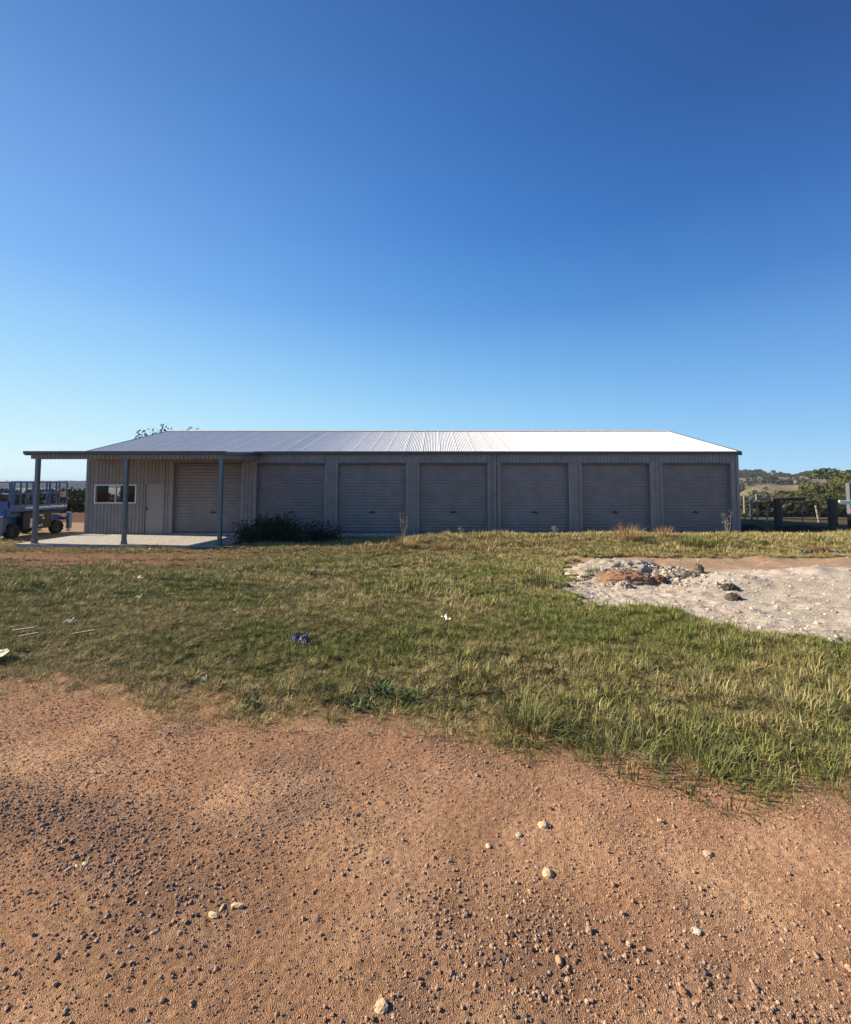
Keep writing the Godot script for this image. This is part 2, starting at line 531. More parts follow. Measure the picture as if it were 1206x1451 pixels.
# ------------------------------------------------------------------ main
func _ready() -> void:
	# ---- camera
	var cam := Camera3D.new()
	cam.name = "camera"
	cam.projection = Camera3D.PROJECTION_FRUSTUM
	cam.near = 0.05
	cam.far = 6000.0
	cam.size = 1451.0 / 600.0 * 0.05
	cam.frustum_offset = Vector2(-13.0 / 600.0, -70.5 / 600.0) * 0.05
	cam.position = Vector3(0, EYE, 0)
	cam.rotation_degrees = Vector3(2.9, 0, 0)
	cam.current = true
	add_child(cam)

	# ---- sky and exposure
	var env := Environment.new()
	env.background_mode = Environment.BG_SKY
	env.tonemap_mode = Environment.TONE_MAPPER_LINEAR
	env.tonemap_exposure = 2.1
	env.fog_enabled = true
	env.fog_density = 0.00017
	env.fog_light_color = Color(0.80, 0.88, 1.0)
	env.sdfgi_enabled = true
	env.ssao_enabled = true
	env.ssil_enabled = true
	var sky := Sky.new()
	var pan := PanoramaSkyMaterial.new()
	pan.panorama = sky_image(1.0 / 2.1)
	sky.sky_material = pan
	env.sky = sky
	env.background_energy_multiplier = 1.0
	var we := WorldEnvironment.new()
	we.name = "world_environment"
	we.environment = env
	add_child(we)

	# ---- sun: low on the left, a little behind the shed
	var sun := DirectionalLight3D.new()
	sun.name = "sun"
	sun.light_energy = 1.6
	sun.light_color = Color(1.0, 0.93, 0.82)
	sun.light_angular_distance = 0.5
	sun.shadow_enabled = true
	var el := deg_to_rad(28.0)
	var az := deg_to_rad(5.0)
	var to_sun := Vector3(-cos(el) * cos(az), sin(el), -cos(el) * sin(az))
	sun.basis = Basis.looking_at(-to_sun)
	add_child(sun)

	rng.seed = 11
	n1.seed = 3; n1.frequency = 0.35; n1.fractal_octaves = 3
	n2.seed = 5; n2.frequency = 22.0; n2.fractal_octaves = 2; n2.noise_type = FastNoiseLite.TYPE_CELLULAR; n2.cellular_return_type = FastNoiseLite.RETURN_DISTANCE
	n3.seed = 8; n3.frequency = 45.0; n3.fractal_octaves = 2
	n4.seed = 14; n4.frequency = 1.7; n4.fractal_octaves = 4

	# ---- ground, hills
	var grit := noise_tex(21, 0.02, 0.62, 1.0, 1024, FastNoiseLite.TYPE_SIMPLEX_SMOOTH, 6)
	var grain := noise_tex(22, 0.11, 0.0, 1.0, 1024, FastNoiseLite.TYPE_SIMPLEX_SMOOTH, 4)
	var gm := textured(vmat("soil", 0.95), grit, 1.6, grain, 0.9)
	gm.albedo_color = Color(1.12, 1.12, 1.12).linear_to_srgb()
	build_ground(gm)
	hills()
	build_shed()
	build_verandah()
	fences()
	trees()
	lift()
	mounds()
	stones()
	litter()
	plants()
	grass()
	print("built")


func s2l(r: float, g: float, b: float) -> Color:
	return Color(r / 255.0, g / 255.0, b / 255.0).srgb_to_linear()

func sky_image(k: float) -> ImageTexture:
	# clear air: paler towards the horizon and towards the sun; three columns at 40, 85 and 130 degrees from the sun's bearing
	var el := [0.0, 2.5, 5.0, 9.0, 13.0, 22.0, 31.0, 40.0, 52.0, 90.0]
	var a := [s2l(226, 248, 254), s2l(222, 248, 255), s2l(206, 243, 255), s2l(186, 230, 255), s2l(168, 217, 254), s2l(138, 184, 246), s2l(122, 163, 229), s2l(99, 141, 207), s2l(78, 116, 182), s2l(58, 92, 154)]
	var b := [s2l(200, 236, 252), s2l(190, 232, 253), s2l(176, 224, 252), s2l(158, 211, 249), s2l(140, 196, 244), s2l(106, 160, 227), s2l(86, 138, 211), s2l(74, 121, 193), s2l(62, 102, 169), s2l(50, 82, 145)]
	var c := [s2l(180, 221, 248), s2l(168, 214, 248), s2l(150, 203, 245), s2l(131, 186, 240), s2l(115, 170, 231), s2l(84, 133, 204), s2l(65, 108, 179), s2l(54, 89, 153), s2l(48, 80, 142), s2l(45, 75, 135)]
	var w := 512
	var h := 256
	var im := Image.create(w, h, false, Image.FORMAT_RGBF)
	for y in h:
		var e := 90.0 - 180.0 * (y + 0.5) / h
		var j := 0
		while j < el.size() - 2 and maxf(e, 0.0) > el[j + 1]:
			j += 1
		var t := clampf((maxf(e, 0.0) - el[j]) / (el[j + 1] - el[j]), 0, 1)
		var ca: Color = a[j].lerp(a[j + 1], t)
		var cb: Color = b[j].lerp(b[j + 1], t)
		var cc: Color = c[j].lerp(c[j + 1], t)
		for x in w:
			var az := 360.0 * (x + 0.5) / w + 85.0
			var r := absf(wrapf(az, -180.0, 180.0))
			var u := 1.55 * tanh((r - 85.0) / 45.0 / 1.3)
			var q := cb + (cc - ca) * (0.5 * u) + (ca + cc - cb * 2.0) * (0.5 * u * u)
			im.set_pixel(x, y, Color(q.r * k * (1.0 - 0.15 * ss(6.0, 30.0, e)), q.g * k, q.b * k))
	return ImageTexture.create_from_image(im)


func hills() -> void:
	var leaf := vmat("hill_scrub", 0.9)
	# [name, label, x range, distance range, crest distance, crest height function id]
	for w in [[ "hill", "long low blue wooded ridge on the horizon left of the shed", -3000.0, 3000.0, 1150.0, 2100.0, 0], ["hillside", "dry grassy hillside with scattered trees beyond the yard gate", 240.0, 1300.0, 190.0, 760.0, 1]]:
		var b := MB.new()
		var nx := 120
		var nd := 46
		for j in nd + 1:
			for i in nx + 1:
				var x: float = lerpf(w[2], w[3], float(i) / nx)
				var d: float = lerpf(w[4], w[5], float(j) / nd)
				b.col = Color(0.34, 0.27, 0.165).lerp(Color(0.24, 0.21, 0.11), clampf(0.5 + n1.get_noise_2d(x * 0.03, d * 0.05) * 1.5, 0, 1)) if w[6] == 1 else Color(0.07, 0.075, 0.045)
				b.vert(Vector3(x, hill_h(w[6], x, d), -d), Vector3.UP)
		for j in nd + 1:
			for i in nx + 1:
				var p := b.v[j * (nx + 1) + maxi(i - 1, 0)]
				var q := b.v[j * (nx + 1) + mini(i + 1, nx)]
				var e := b.v[maxi(j - 1, 0) * (nx + 1) + i]
				var f := b.v[mini(j + 1, nd) * (nx + 1) + i]
				b.n[j * (nx + 1) + i] = (q - p).cross(f - e).normalized()
		for j in nd:
			for i in nx:
				var a := j * (nx + 1) + i
				b.face(a, a + 1, a + nx + 2); b.face(a, a + nx + 2, a + nx + 1)
		tag(obj(w[0], b.mesh(), textured(vmat(w[0] + "_soil", 0.95), noise_tex(31, 0.03, 0.6, 1.0, 256), 0.02)), w[1], "", "", "structure")
	# woodland on them
	var cm := crown_mesh(0.5, 3.4, 2.4, 8, 260, 0.55, Color(1, 1, 1))
	var list := []
	var tint := PackedColorArray()
	for i in 9000:
		var x := rng.randf_range(-2600, -650)
		var d := rng.randf_range(1150, 1620)
		if rng.randf() < 0.5 + n1.get_noise_2d(x * 0.02, d * 0.02):
			var s := rng.randf_range(2.0, 3.4)
			list.append(Transform3D(Basis(Vector3.UP, rng.randf() * TAU).scaled(Vector3(s, s * 0.8, s)), Vector3(x, hill_h(0, x, d) - 0.5, -d)))
			var k := rng.randf_range(0.7, 1.25)
			tint.append(Color(0.05 * k, 0.062 * k, 0.03 * k))
	scatter("woodland", "far woodland covering the blue ridge", cm, leaf, list, tint)
	list = []
	tint = PackedColorArray()
	for i in 9000:
		var d := rng.randf_range(200, 640)
		var x := d * rng.randf_range(0.62, 1.35)
		var px := 616.0 + 600.0 * x / d
		var m := n1.get_noise_2d(x * 0.035, d * 0.045) + n1.get_noise_2d(x * 0.12, d * 0.12) * 0.6
		var want := 0.5 - m * 0.4
		if d < 290: want = -0.35 - m * 0.6
		if m > want or rng.randf() < 0.012 or (d > 500 and d < 590 and x / d < 0.775 and rng.randf() < 0.4):
			var s := rng.randf_range(0.75, 1.6)
			list.append(Transform3D(Basis(Vector3.UP, rng.randf() * TAU).scaled(Vector3(s, s, s)), Vector3(x, hill_h(1, x, d) - 0.4, -d)))
			var k := rng.randf_range(0.7, 1.3)
			tint.append(Color(0.06 * k, 0.07 * k, 0.033 * k))
	scatter("woodland", "scattered trees and scrub over the dry hillside", cm, leaf, list, tint)

func hill_h(which: int, x: float, d: float) -> float:
	if which == 0:
		var top := 1.5 + 4.0 * n1.get_noise_2d(x * 0.006, 3.0) + 2.5 * exp(-pow((x + 1310.0) / 130.0, 2.0))
		return lerpf(-12.0, top, ss(1150, 1560, d)) - 20.0 * ss(1600, 2100, d) + 1.5 * n1.get_noise_2d(x * 0.03, d * 0.03)
	var t2 := 14.0 + 5.0 * n1.get_noise_2d(x * 0.02, 50.0)
	var q := x / d
	t2 -= 4.0 * ss(0.79, 0.83, q) - 3.0 * ss(0.85, 0.89, q)
	return lerpf(-12.0, t2, pow(ss(160, 600, d), 0.9)) - 24.0 * ss(620, 780, d) + 2.0 * n1.get_noise_2d(x * 0.05, d * 0.05) - 30.0 * (1.0 - ss(240, 300, x) * 1.0) * ss(200, 500, d)


# ------------------------------------------------------------------ the shed
var wallm: StandardMaterial3D
var trim: StandardMaterial3D
var zinc: StandardMaterial3D
var galv: StandardMaterial3D
var dark: StandardMaterial3D
var concrete: StandardMaterial3D

func rib() -> Array:
	return [Vector2(0.0, 0.0), Vector2(0.56, 0.0), Vector2(0.66, 0.029), Vector2(0.86, 0.029), Vector2(0.96, 0.0)]

func wave(amp: float) -> Array:
	var out := []
	for i in 80:   # ten waves to a sheet, the first one lapped over its neighbour
		out.append(Vector2(i / 80.0, amp * sin(TAU * i / 8.0) + (0.012 * sin(PI * i / 12.0) if i < 12 else 0.0)))
	return out

func build_shed() -> void:
	var soft := noise_tex(41, 0.008, 0.86, 1.0, 512)
	wallm = textured(mat("grey_cladding", Color(0.258, 0.234, 0.232), 0.55), soft, 0.35)
	trim = mat("dark_trim", Color(0.05, 0.054, 0.062), 0.45)
	zinc = textured(mat("zinc_roof", Color(0.90, 0.88, 0.82), 0.42, 0.2), soft, 0.5)
	galv = textured(mat("galvanised_steel", Color(0.15, 0.18, 0.205), 0.45, 0.3), soft, 1.3)
	dark = mat("dark_plastic", Color(0.012, 0.012, 0.014), 0.5)
	concrete = textured(mat("concrete", Color(0.48, 0.45, 0.41), 0.9), noise_tex(42, 0.012, 0.72, 1.0, 512, FastNoiseLite.TYPE_SIMPLEX_SMOOTH, 6), 0.6)
	var s := thing("shed", "long low grey steel shed with a row of roller doors and pale metal gable roof", "shed", Vector3(0, 0, -D))
	# everything below is relative to the front wall line
	var EV := 3.5
	var DEPTH := 11.0
	var RIDGE := 5.06
	var doors := [-11.28, -7.69, -4.19, -0.67, 2.83, 6.34, 9.83]
	var W := 2.95
	var HD := 3.03
	var panel := func(x0: float, x1: float, y0: float, y1: float) -> void:
		var b := MB.new()
		b.sheet(Vector3(x0, y0, 0), Vector3.RIGHT, Vector3.UP, Vector3(0, 0, 1), x1 - x0, y1 - y0, 0.15, rib())
		obj("wall_sheet", b.mesh(), wallm, s)
	# window bay: window -14.66..-12.84, y 1.31..2.13; door -12.47..-11.66, top 2.15
	panel.call(XL, -14.66, 0.0, EV)
	panel.call(-14.66, -12.84, 0.0, 1.31)
	panel.call(-14.66, -12.84, 2.13, EV)
	panel.call(-12.84, -12.50, 0.0, EV)
	panel.call(-12.50, -11.63, 2.18, EV)
	panel.call(-11.63, -11.28, 0.0, EV)
	for i in doors.size():
		var x0: float = doors[i]
		panel.call(x0, x0 + W, HD, EV)
		panel.call(x0 + W, doors[i + 1] if i < doors.size() - 1 else XR, 0.0, EV)
	# end and rear walls
	for e in [XL, XR]:
		var nx := -1.0 if e < 0 else 1.0
		var b := MB.new()
		var cuts := [0.0, 1.15, 1.95, 5.5, 11.0]
		if e > 0: cuts = [0.0, 5.5, 11.0]
		for i in cuts.size() - 1:
			var z0: float = cuts[i]
			var z1: float = cuts[i + 1]
			var k := int(ceilf((z1 - z0) / 0.15))
			for q in k:
				var a := z0 + (z1 - z0) * q / k
				var d := z0 + (z1 - z0) * (q + 1) / k
				var ya := lerpf(EV, RIDGE, 1.0 - absf(a - 5.5) / 5.5)
				var yd := lerpf(EV, RIDGE, 1.0 - absf(d - 5.5) / 5.5)
				var m := lerpf(a, d, 0.75)
				var ym := lerpf(ya, yd, 0.75)
				var hole: bool = e < 0 and i == 1
				for part in ([[0.0, 1.2], [2.3, 99.0]] if hole else [[0.0, 99.0]]):
					var o := Vector3(nx * 0.012, 0, 0)
					b.quad(Vector3(e, part[0], -a), Vector3(e, part[0], -m), Vector3(e, minf(part[1], ym), -m), Vector3(e, minf(part[1], ya), -a), Vector3(nx, 0, 0))
					b.quad(Vector3(e, part[0], -m), Vector3(e, part[0], -d) + o, Vector3(e, minf(part[1], yd), -d) + o, Vector3(e, minf(part[1], ym), -m), Vector3(nx, 0, 0))
		obj("end_wall", b.mesh(), wallm, s)
	var rb := MB.new()
	rb.sheet(Vector3(XL, 0, -DEPTH), Vector3.RIGHT, Vector3.UP, Vector3(0, 0, -1), XR - XL, EV, 0.15, rib())
	obj("rear_wall", rb.mesh(), wallm, s)
	# inner lining of the office so that the window shows a dark room
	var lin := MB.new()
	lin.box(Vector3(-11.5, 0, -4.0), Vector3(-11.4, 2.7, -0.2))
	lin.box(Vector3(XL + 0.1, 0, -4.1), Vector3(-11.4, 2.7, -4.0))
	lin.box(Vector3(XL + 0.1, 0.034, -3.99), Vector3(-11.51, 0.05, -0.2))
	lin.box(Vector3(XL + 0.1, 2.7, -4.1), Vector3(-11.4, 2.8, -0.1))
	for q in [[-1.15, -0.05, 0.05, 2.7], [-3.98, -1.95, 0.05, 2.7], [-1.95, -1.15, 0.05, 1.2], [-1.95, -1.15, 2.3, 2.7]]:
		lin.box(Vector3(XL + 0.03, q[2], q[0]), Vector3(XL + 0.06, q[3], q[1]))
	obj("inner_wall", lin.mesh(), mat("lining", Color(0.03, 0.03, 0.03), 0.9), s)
	var fl := MB.new()
	fl.box(Vector3(XL + 0.02, -0.35, -DEPTH + 0.02), Vector3(XR - 0.02, 0.03, -0.03))
	for x in doors:
		fl.box(Vector3(x + 0.01, -0.35, -0.03), Vector3(x + W - 0.01, 0.026, 0.03))
	obj("floor_slab", fl.mesh(), concrete, s)
	# roof: two corrugated slopes, ridge cap, barge cappings, gutters
	var rise := (RIDGE - EV) / 5.5
	var up := Vector3(0, rise, -1).normalized()
	var nf := Vector3(0, 1, rise).normalized()
	var len_ := 5.66 * sqrt(1.0 + rise * rise)
	var y0r := EV - 0.14 * rise + 0.06
	for side in [1, -1]:
		var b := MB.new()
		if side == 1:
			b.sheet(Vector3(XL - 0.05, y0r, 0.14), Vector3.RIGHT, up, nf, XR - XL + 0.1, len_, 0.76, wave(0.0095), true)
		else:
			b.sheet(Vector3(XL - 0.05, y0r, -DEPTH - 0.14), Vector3.RIGHT, Vector3(0, up.y, -up.z), Vector3(0, nf.y, -nf.z), XR - XL + 0.1, len_, 0.76, wave(0.0095), true)
		obj("roof", b.mesh(), zinc, s)
	var rc := MB.new()
	for side in [1, -1]:
		var a := Vector3(0, RIDGE + 0.10, -5.5)
		var q := a + Vector3(0, -rise * 0.2, side * 0.2)
		rc.quad(Vector3(XL - 0.06, a.y, a.z), Vector3(XR + 0.06, a.y, a.z), Vector3(XR + 0.06, q.y, q.z), Vector3(XL - 0.06, q.y, q.z), Vector3.UP)
	rc.tube([Vector3(XL - 0.06, RIDGE + 0.10, -5.5), Vector3(XR + 0.06, RIDGE + 0.10, -5.5)], [0.022, 0.022], 8)
	obj("ridge_cap", rc.mesh(), zinc, s)
	for e in [XL - 0.06, XR + 0.06]:
		for side in [1, -1]:
			var b := MB.new()
			var a := Vector3(e, y0r + 0.02, 0.15 if side == 1 else -DEPTH - 0.15)
			var q := Vector3(e, RIDGE + 0.085, -5.5)
			var t := Vector3(0.05, 0, 0)
			var dn := Vector3(0, -0.16, 0)
			for sgn in [-1.0, 1.0]:
				b.quad(a + t * sgn, q + t * sgn, q + t * sgn + dn, a + t * sgn + dn, Vector3(sgn, 0, 0))
			b.quad(a - t, a + t, q + t, q - t, Vector3.UP)
			b.quad(a - t, a + t, a + t + dn, a - t + dn, Vector3(0, 0, side))
			obj("barge_cap", b.mesh(), trim, s)
	for side in [1, -1]:
		var g := MB.new()
		var zf := 0.02 if side == 1 else -DEPTH - 0.02
		var zo: float = zf + side * 0.125
		var x0 := -7.78 if side == 1 else XL - 0.1
		g.box(Vector3(x0, EV - 0.065, minf(zo - 0.004, zo + 0.004)), Vector3(XR + 0.1, EV + 0.045, maxf(zo - 0.004, zo + 0.004)), 0.002)
		g.box(Vector3(x0, EV - 0.071, minf(zf, zo)), Vector3(XR + 0.1, EV - 0.065, maxf(zf, zo)), 0.002)
		g.tube([Vector3(x0, EV + 0.045, zo), Vector3(XR + 0.1, EV + 0.045, zo)], [0.01, 0.01], 6)
		obj("gutter", g.mesh(), trim, s)
	# corner flashings and pillar flashings
	for x in [XL, XR]:
		for z in [0.0, -DEPTH]:
			var b := MB.new()
			b.box(Vector3(x - 0.03, 0.0, z - 0.09), Vector3(x + 0.03, EV - 0.08, z + 0.034))
			b.box(Vector3(x - (0.03 if x > 0 else -0.03) - (0.06 if x > 0 else 0.0), 0.0, z - 0.004), Vector3(x - (0.03 if x > 0 else -0.03) + (0.0 if x > 0 else 0.06), EV - 0.08, z + 0.037))
			obj("corner_flashing", b.mesh(), wallm, s)
	# downpipe on the fourth pillar
	var dp := MB.new()
	var dx := 2.58
	dp.box(Vector3(dx - 0.045, 0.1, 0.03), Vector3(dx + 0.045, EV - 0.2, 0.10), 0.01)
	dp.tube([Vector3(dx, EV - 0.22, 0.065), Vector3(dx, EV - 0.07, 0.09)], [0.05, 0.05], 8)
	obj("downpipe", dp.mesh(), wallm, s)
	var lp := MB.new()
	lp.tube([Vector3(dx + 0.0, EV - 0.13, 0.11), Vector3(dx, EV - 0.13, 0.17)], [0.035, 0.05], 10)
	obj("eave_bracket", lp.mesh(), galv, s)
	# roller doors
	var curt := roller_mesh(W, HD)
	for i in doors.size():
		var x: float = doors[i]
		var fade: float = [1.0, 0.96, 1.05, 0.99, 1.07, 1.02, 0.97][i]
		var rollm := textured(mat("roller_curtain", Color(0.215, 0.19, 0.195) * fade, 0.5), soft, 0.3)
		rollm.uv1_offset = Vector3(0.37, 0.21, 0.13) * i
		var r := obj("roller_door", curt, rollm, s)
		r.position = Vector3(x, 0.03, -0.16)
		var hb := MB.new()
		var hx := W * 0.5 + (0.22 if i == 0 else 0.0)
		hb.box(Vector3(hx - 0.13, 0.86, 0.03), Vector3(hx + 0.13, 0.91, 0.055), 0.006)
		hb.box(Vector3(hx - 0.03, 0.90, 0.03), Vector3(hx + 0.03, 0.955, 0.06), 0.006)
		obj("handle", hb.mesh(), dark, r)
		var bb := MB.new()
		bb.box(Vector3(0.0, -0.01, -0.012), Vector3(W, 0.055, 0.03), 0.004)
		obj("bottom_bar", bb.mesh(), trim, r)
		for e in [x, x + W]:
			var jb := MB.new()
			var je: float = e - 0.045 if e == x else e + 0.045
			jb.box(Vector3(je - 0.05, 0.0, -0.2), Vector3(je + 0.05, HD + 0.02, 0.034), 0.004)
			obj("door_jamb", jb.mesh(), wallm, s)
		var hd := MB.new()
		hd.box(Vector3(x + 0.006, HD - 0.03, -0.2), Vector3(x + W - 0.006, HD + 0.03, 0.032), 0.004)
		obj("door_head", hd.mesh(), trim, s)
	# personal door
	var pd := MB.new()
	pd.box(Vector3(-12.46, 0.035, -0.06), Vector3(-11.67, 2.14, -0.015), 0.003)
	var pdn := obj("door", pd.mesh(), mat("door_paint", Color(0.25, 0.222, 0.213), 0.5), s)
	var ph := MB.new()
	ph.box(Vector3(-12.42, 1.0, -0.016), Vector3(-12.37, 1.16, -0.006), 0.004)
	ph.tube([Vector3(-12.395, 1.09, -0.01), Vector3(-12.395, 1.09, 0.05), Vector3(-12.26, 1.09, 0.055)], [0.013, 0.012, 0.011], 8)
	obj("handle", ph.mesh(), dark, pdn)
	for q in [[-12.50, -12.463, 0.03, 2.18], [-11.667, -11.63, 0.03, 2.18], [-12.50, -11.63, 2.143, 2.18]]:
		var b := MB.new()
		b.box(Vector3(q[0], q[2], -0.08), Vector3(q[1], q[3], 0.036 if q[2] < 1.0 else 0.033), 0.003)
		obj("door_frame", b.mesh(), wallm, s)
	# window
	var silver := mat("aluminium_frame", Color(0.52, 0.52, 0.53), 0.4, 0.35)
	var glass := mat("window_glass", Color(0.05, 0.05, 0.05, 0.05), 0.02)
	glass.metallic_specular = 0.3
	glass.transparency = BaseMaterial3D.TRANSPARENCY_ALPHA
	var wn := Node3D.new()
	wn.name = "window"
	s.add_child(wn)
	wn.position = Vector3(-14.66, 1.31, 0.0)
	for q in [[0.0, 0.06, 0.0, 0.82], [1.76, 1.82, 0.0, 0.82], [0.06, 1.76, 0.0, 0.055], [0.06, 1.76, 0.765, 0.82]]:
		var b := MB.new()
		b.box(Vector3(q[0], q[2], -0.06), Vector3(q[1], q[3], 0.040), 0.004)
		obj("frame", b.mesh(), silver, wn)
	var ml := MB.new()
	ml.box(Vector3(0.885, 0.055, -0.05), Vector3(0.925, 0.765, 0.02), 0.003)
	obj("mullion", ml.mesh(), silver, wn)
	for q in [[0.06, 0.885], [0.925, 1.76]]:
		var b := MB.new()
		b.quad(Vector3(q[0], 0.055, -0.02), Vector3(q[1], 0.055, -0.02), Vector3(q[1], 0.765, -0.02), Vector3(q[0], 0.765, -0.02), Vector3(0, 0, 1))
		obj("pane", b.mesh(), glass, wn)

func roller_mesh(w: float, h: float) -> ArrayMesh:
	var b := MB.new()
	var prof := []
	for q in [[0.0, 0.0], [0.30, 0.0], [0.40, 0.017], [0.48, 0.021], [0.80, 0.021], [0.88, 0.017], [0.98, 0.0]]:
		prof.append(Vector2(q[0], q[1]))
	b.sheet(Vector3(0, 0.05, 0), Vector3.UP, Vector3.RIGHT, Vector3(0, 0, 1), h - 0.05, w, 0.136, prof)
	return b.mesh()


func build_verandah() -> void:
	# concrete slab, a little lower at its right end
	var sl := MB.new()
	var X0 := -14.95
	var X1 := -7.50
	var pts := func(x: float, z: float, top: bool) -> Vector3:
		var t: float = (x - X0) / (X1 - X0)
		return Vector3(x, lerpf(0.02, -0.05, t) if top else -0.5, z)
	var za := -15.22
	var zb := -D + 0.05
	for k in 6:
		var a := lerpf(X0, X1, k / 6.0) + (0.004 if k > 0 else 0.0)
		var b := lerpf(X0, X1, (k + 1) / 6.0) - (0.004 if k < 5 else 0.0)
		sl.quad(pts.call(a, za, true), pts.call(b, za, true), pts.call(b, zb, true), pts.call(a, zb, true), Vector3.UP)
		sl.quad(pts.call(a, za, true), pts.call(b, za, true), pts.call(b, za, false), pts.call(a, za, false), Vector3(0, 0, 1))
		sl.quad(pts.call(a, za, true), pts.call(a, zb, true), pts.call(a, zb, false), pts.call(a, za, false), Vector3(-1, 0, 0))
		sl.quad(pts.call(b, za, true), pts.call(b, zb, true), pts.call(b, zb, false), pts.call(b, za, false), Vector3(1, 0, 0))
	tag(obj("concrete_slab", sl.mesh(), concrete), "pale concrete verandah slab at the left end of the shed", "", "", "structure")
	var v := thing("verandah", "skillion verandah roof on three steel posts at the left end of the shed", "verandah", Vector3(0, 0, 0))
	for x in [-14.40, -11.18, -7.74]:
		var t: float = (x - X0) / (X1 - X0)
		var y := lerpf(0.02, -0.05, t)
		var b := MB.new()
		b.box(Vector3(-0.062, 0.0, -0.062), Vector3(0.062, 3.08 - y, 0.062), 0.012)
		var p := obj("post", b.mesh(), galv, v)
		p.position = Vector3(x, y, -15.36)
		var f := MB.new()
		f.box(Vector3(-0.10, 0.0, -0.10), Vector3(0.10, 0.012, 0.10), 0.003)
		f.box(Vector3(-0.07, 0.012, -0.07), Vector3(0.07, 0.14, 0.07), 0.004)
		obj("base_plate", f.mesh(), galv, p)
	var bz := -15.30
	var bm := MB.new()
	bm.box(Vector3(-14.62, 3.06, bz - 0.14), Vector3(-7.56, 3.26, bz - 0.02), 0.006)
	obj("beam", bm.mesh(), wallm, v)
	var fs := MB.new()
	fs.sheet(Vector3(-14.62, 3.06, bz), Vector3.RIGHT, Vector3.UP, Vector3(0, 0, 1), 7.06, 0.21, 0.15, rib())
	obj("fascia", fs.mesh(), wallm, v)
	for x in [-14.58, -11.18, -7.62]:
		var r := MB.new()
		r.box(Vector3(-0.04, -0.2, -2.86), Vector3(0.04, 0.0, 0.0), 0.005)
		var ro := obj("rafter", r.mesh(), wallm, v)
		ro.position = Vector3(x, 3.25, bz - 0.14)
		ro.rotation.x = atan2(0.17, 2.86)
	for z in [-16.2, -17.2]:
		var r := MB.new()
		var y: float = 3.26 + (bz - z) / 3.0 * 0.19 - 0.005
		r.box(Vector3(-14.6, y - 0.06, z - 0.03), Vector3(-7.6, y, z + 0.03), 0.004)
		obj("purlin", r.mesh(), galv, v)
	var rf := MB.new()
	var up := Vector3(0, 0.19, -3.05).normalized()
	rf.sheet(Vector3(-14.72, 3.285, bz + 0.10), Vector3.RIGHT, up, Vector3(0, up.z * -1, up.y), 7.18, 3.05, 0.76, wave(0.0095), true)
	obj("roof", rf.mesh(), zinc, v)
	var g := MB.new()
	g.box(Vector3(-14.78, 3.235, bz + 0.13), Vector3(-7.5, 3.325, bz + 0.138), 0.002)
	g.box(Vector3(-14.78, 3.228, bz + 0.005), Vector3(-7.5, 3.235, bz + 0.138), 0.002)
	g.tube([Vector3(-14.78, 3.325, bz + 0.134), Vector3(-7.5, 3.325, bz + 0.134)], [0.01, 0.01], 6)
	for e in [-14.78, -7.504]:
		g.box(Vector3(e, 3.235, bz + 0.006), Vector3(e + 0.004, 3.32, bz + 0.13), 0.001)
	obj("gutter", g.mesh(), trim, v)
	for e in [-14.74, -7.53]:
		var b := MB.new()
		var a := Vector3(e, 3.31, bz + 0.1)
		var q := Vector3(e, 3.50, -D + 0.02)
		var t := Vector3(0.02, 0, 0)
		var dn := Vector3(0, -0.13, 0)
		for sgn in [-1.0, 1.0]:
			b.quad(a + t * sgn, q + t * sgn, q + t * sgn + dn, a + t * sgn + dn, Vector3(sgn, 0, 0))
		b.quad(a - t, a + t, q + t, q - t, Vector3.UP)
		b.quad(a - t + dn, a + t + dn, q + t + dn, q - t + dn, Vector3.DOWN)
		b.quad(a - t, a + t, a + t + dn, a - t + dn, Vector3(0, 0, 1))
		obj("barge_cap", b.mesh(), trim, v)


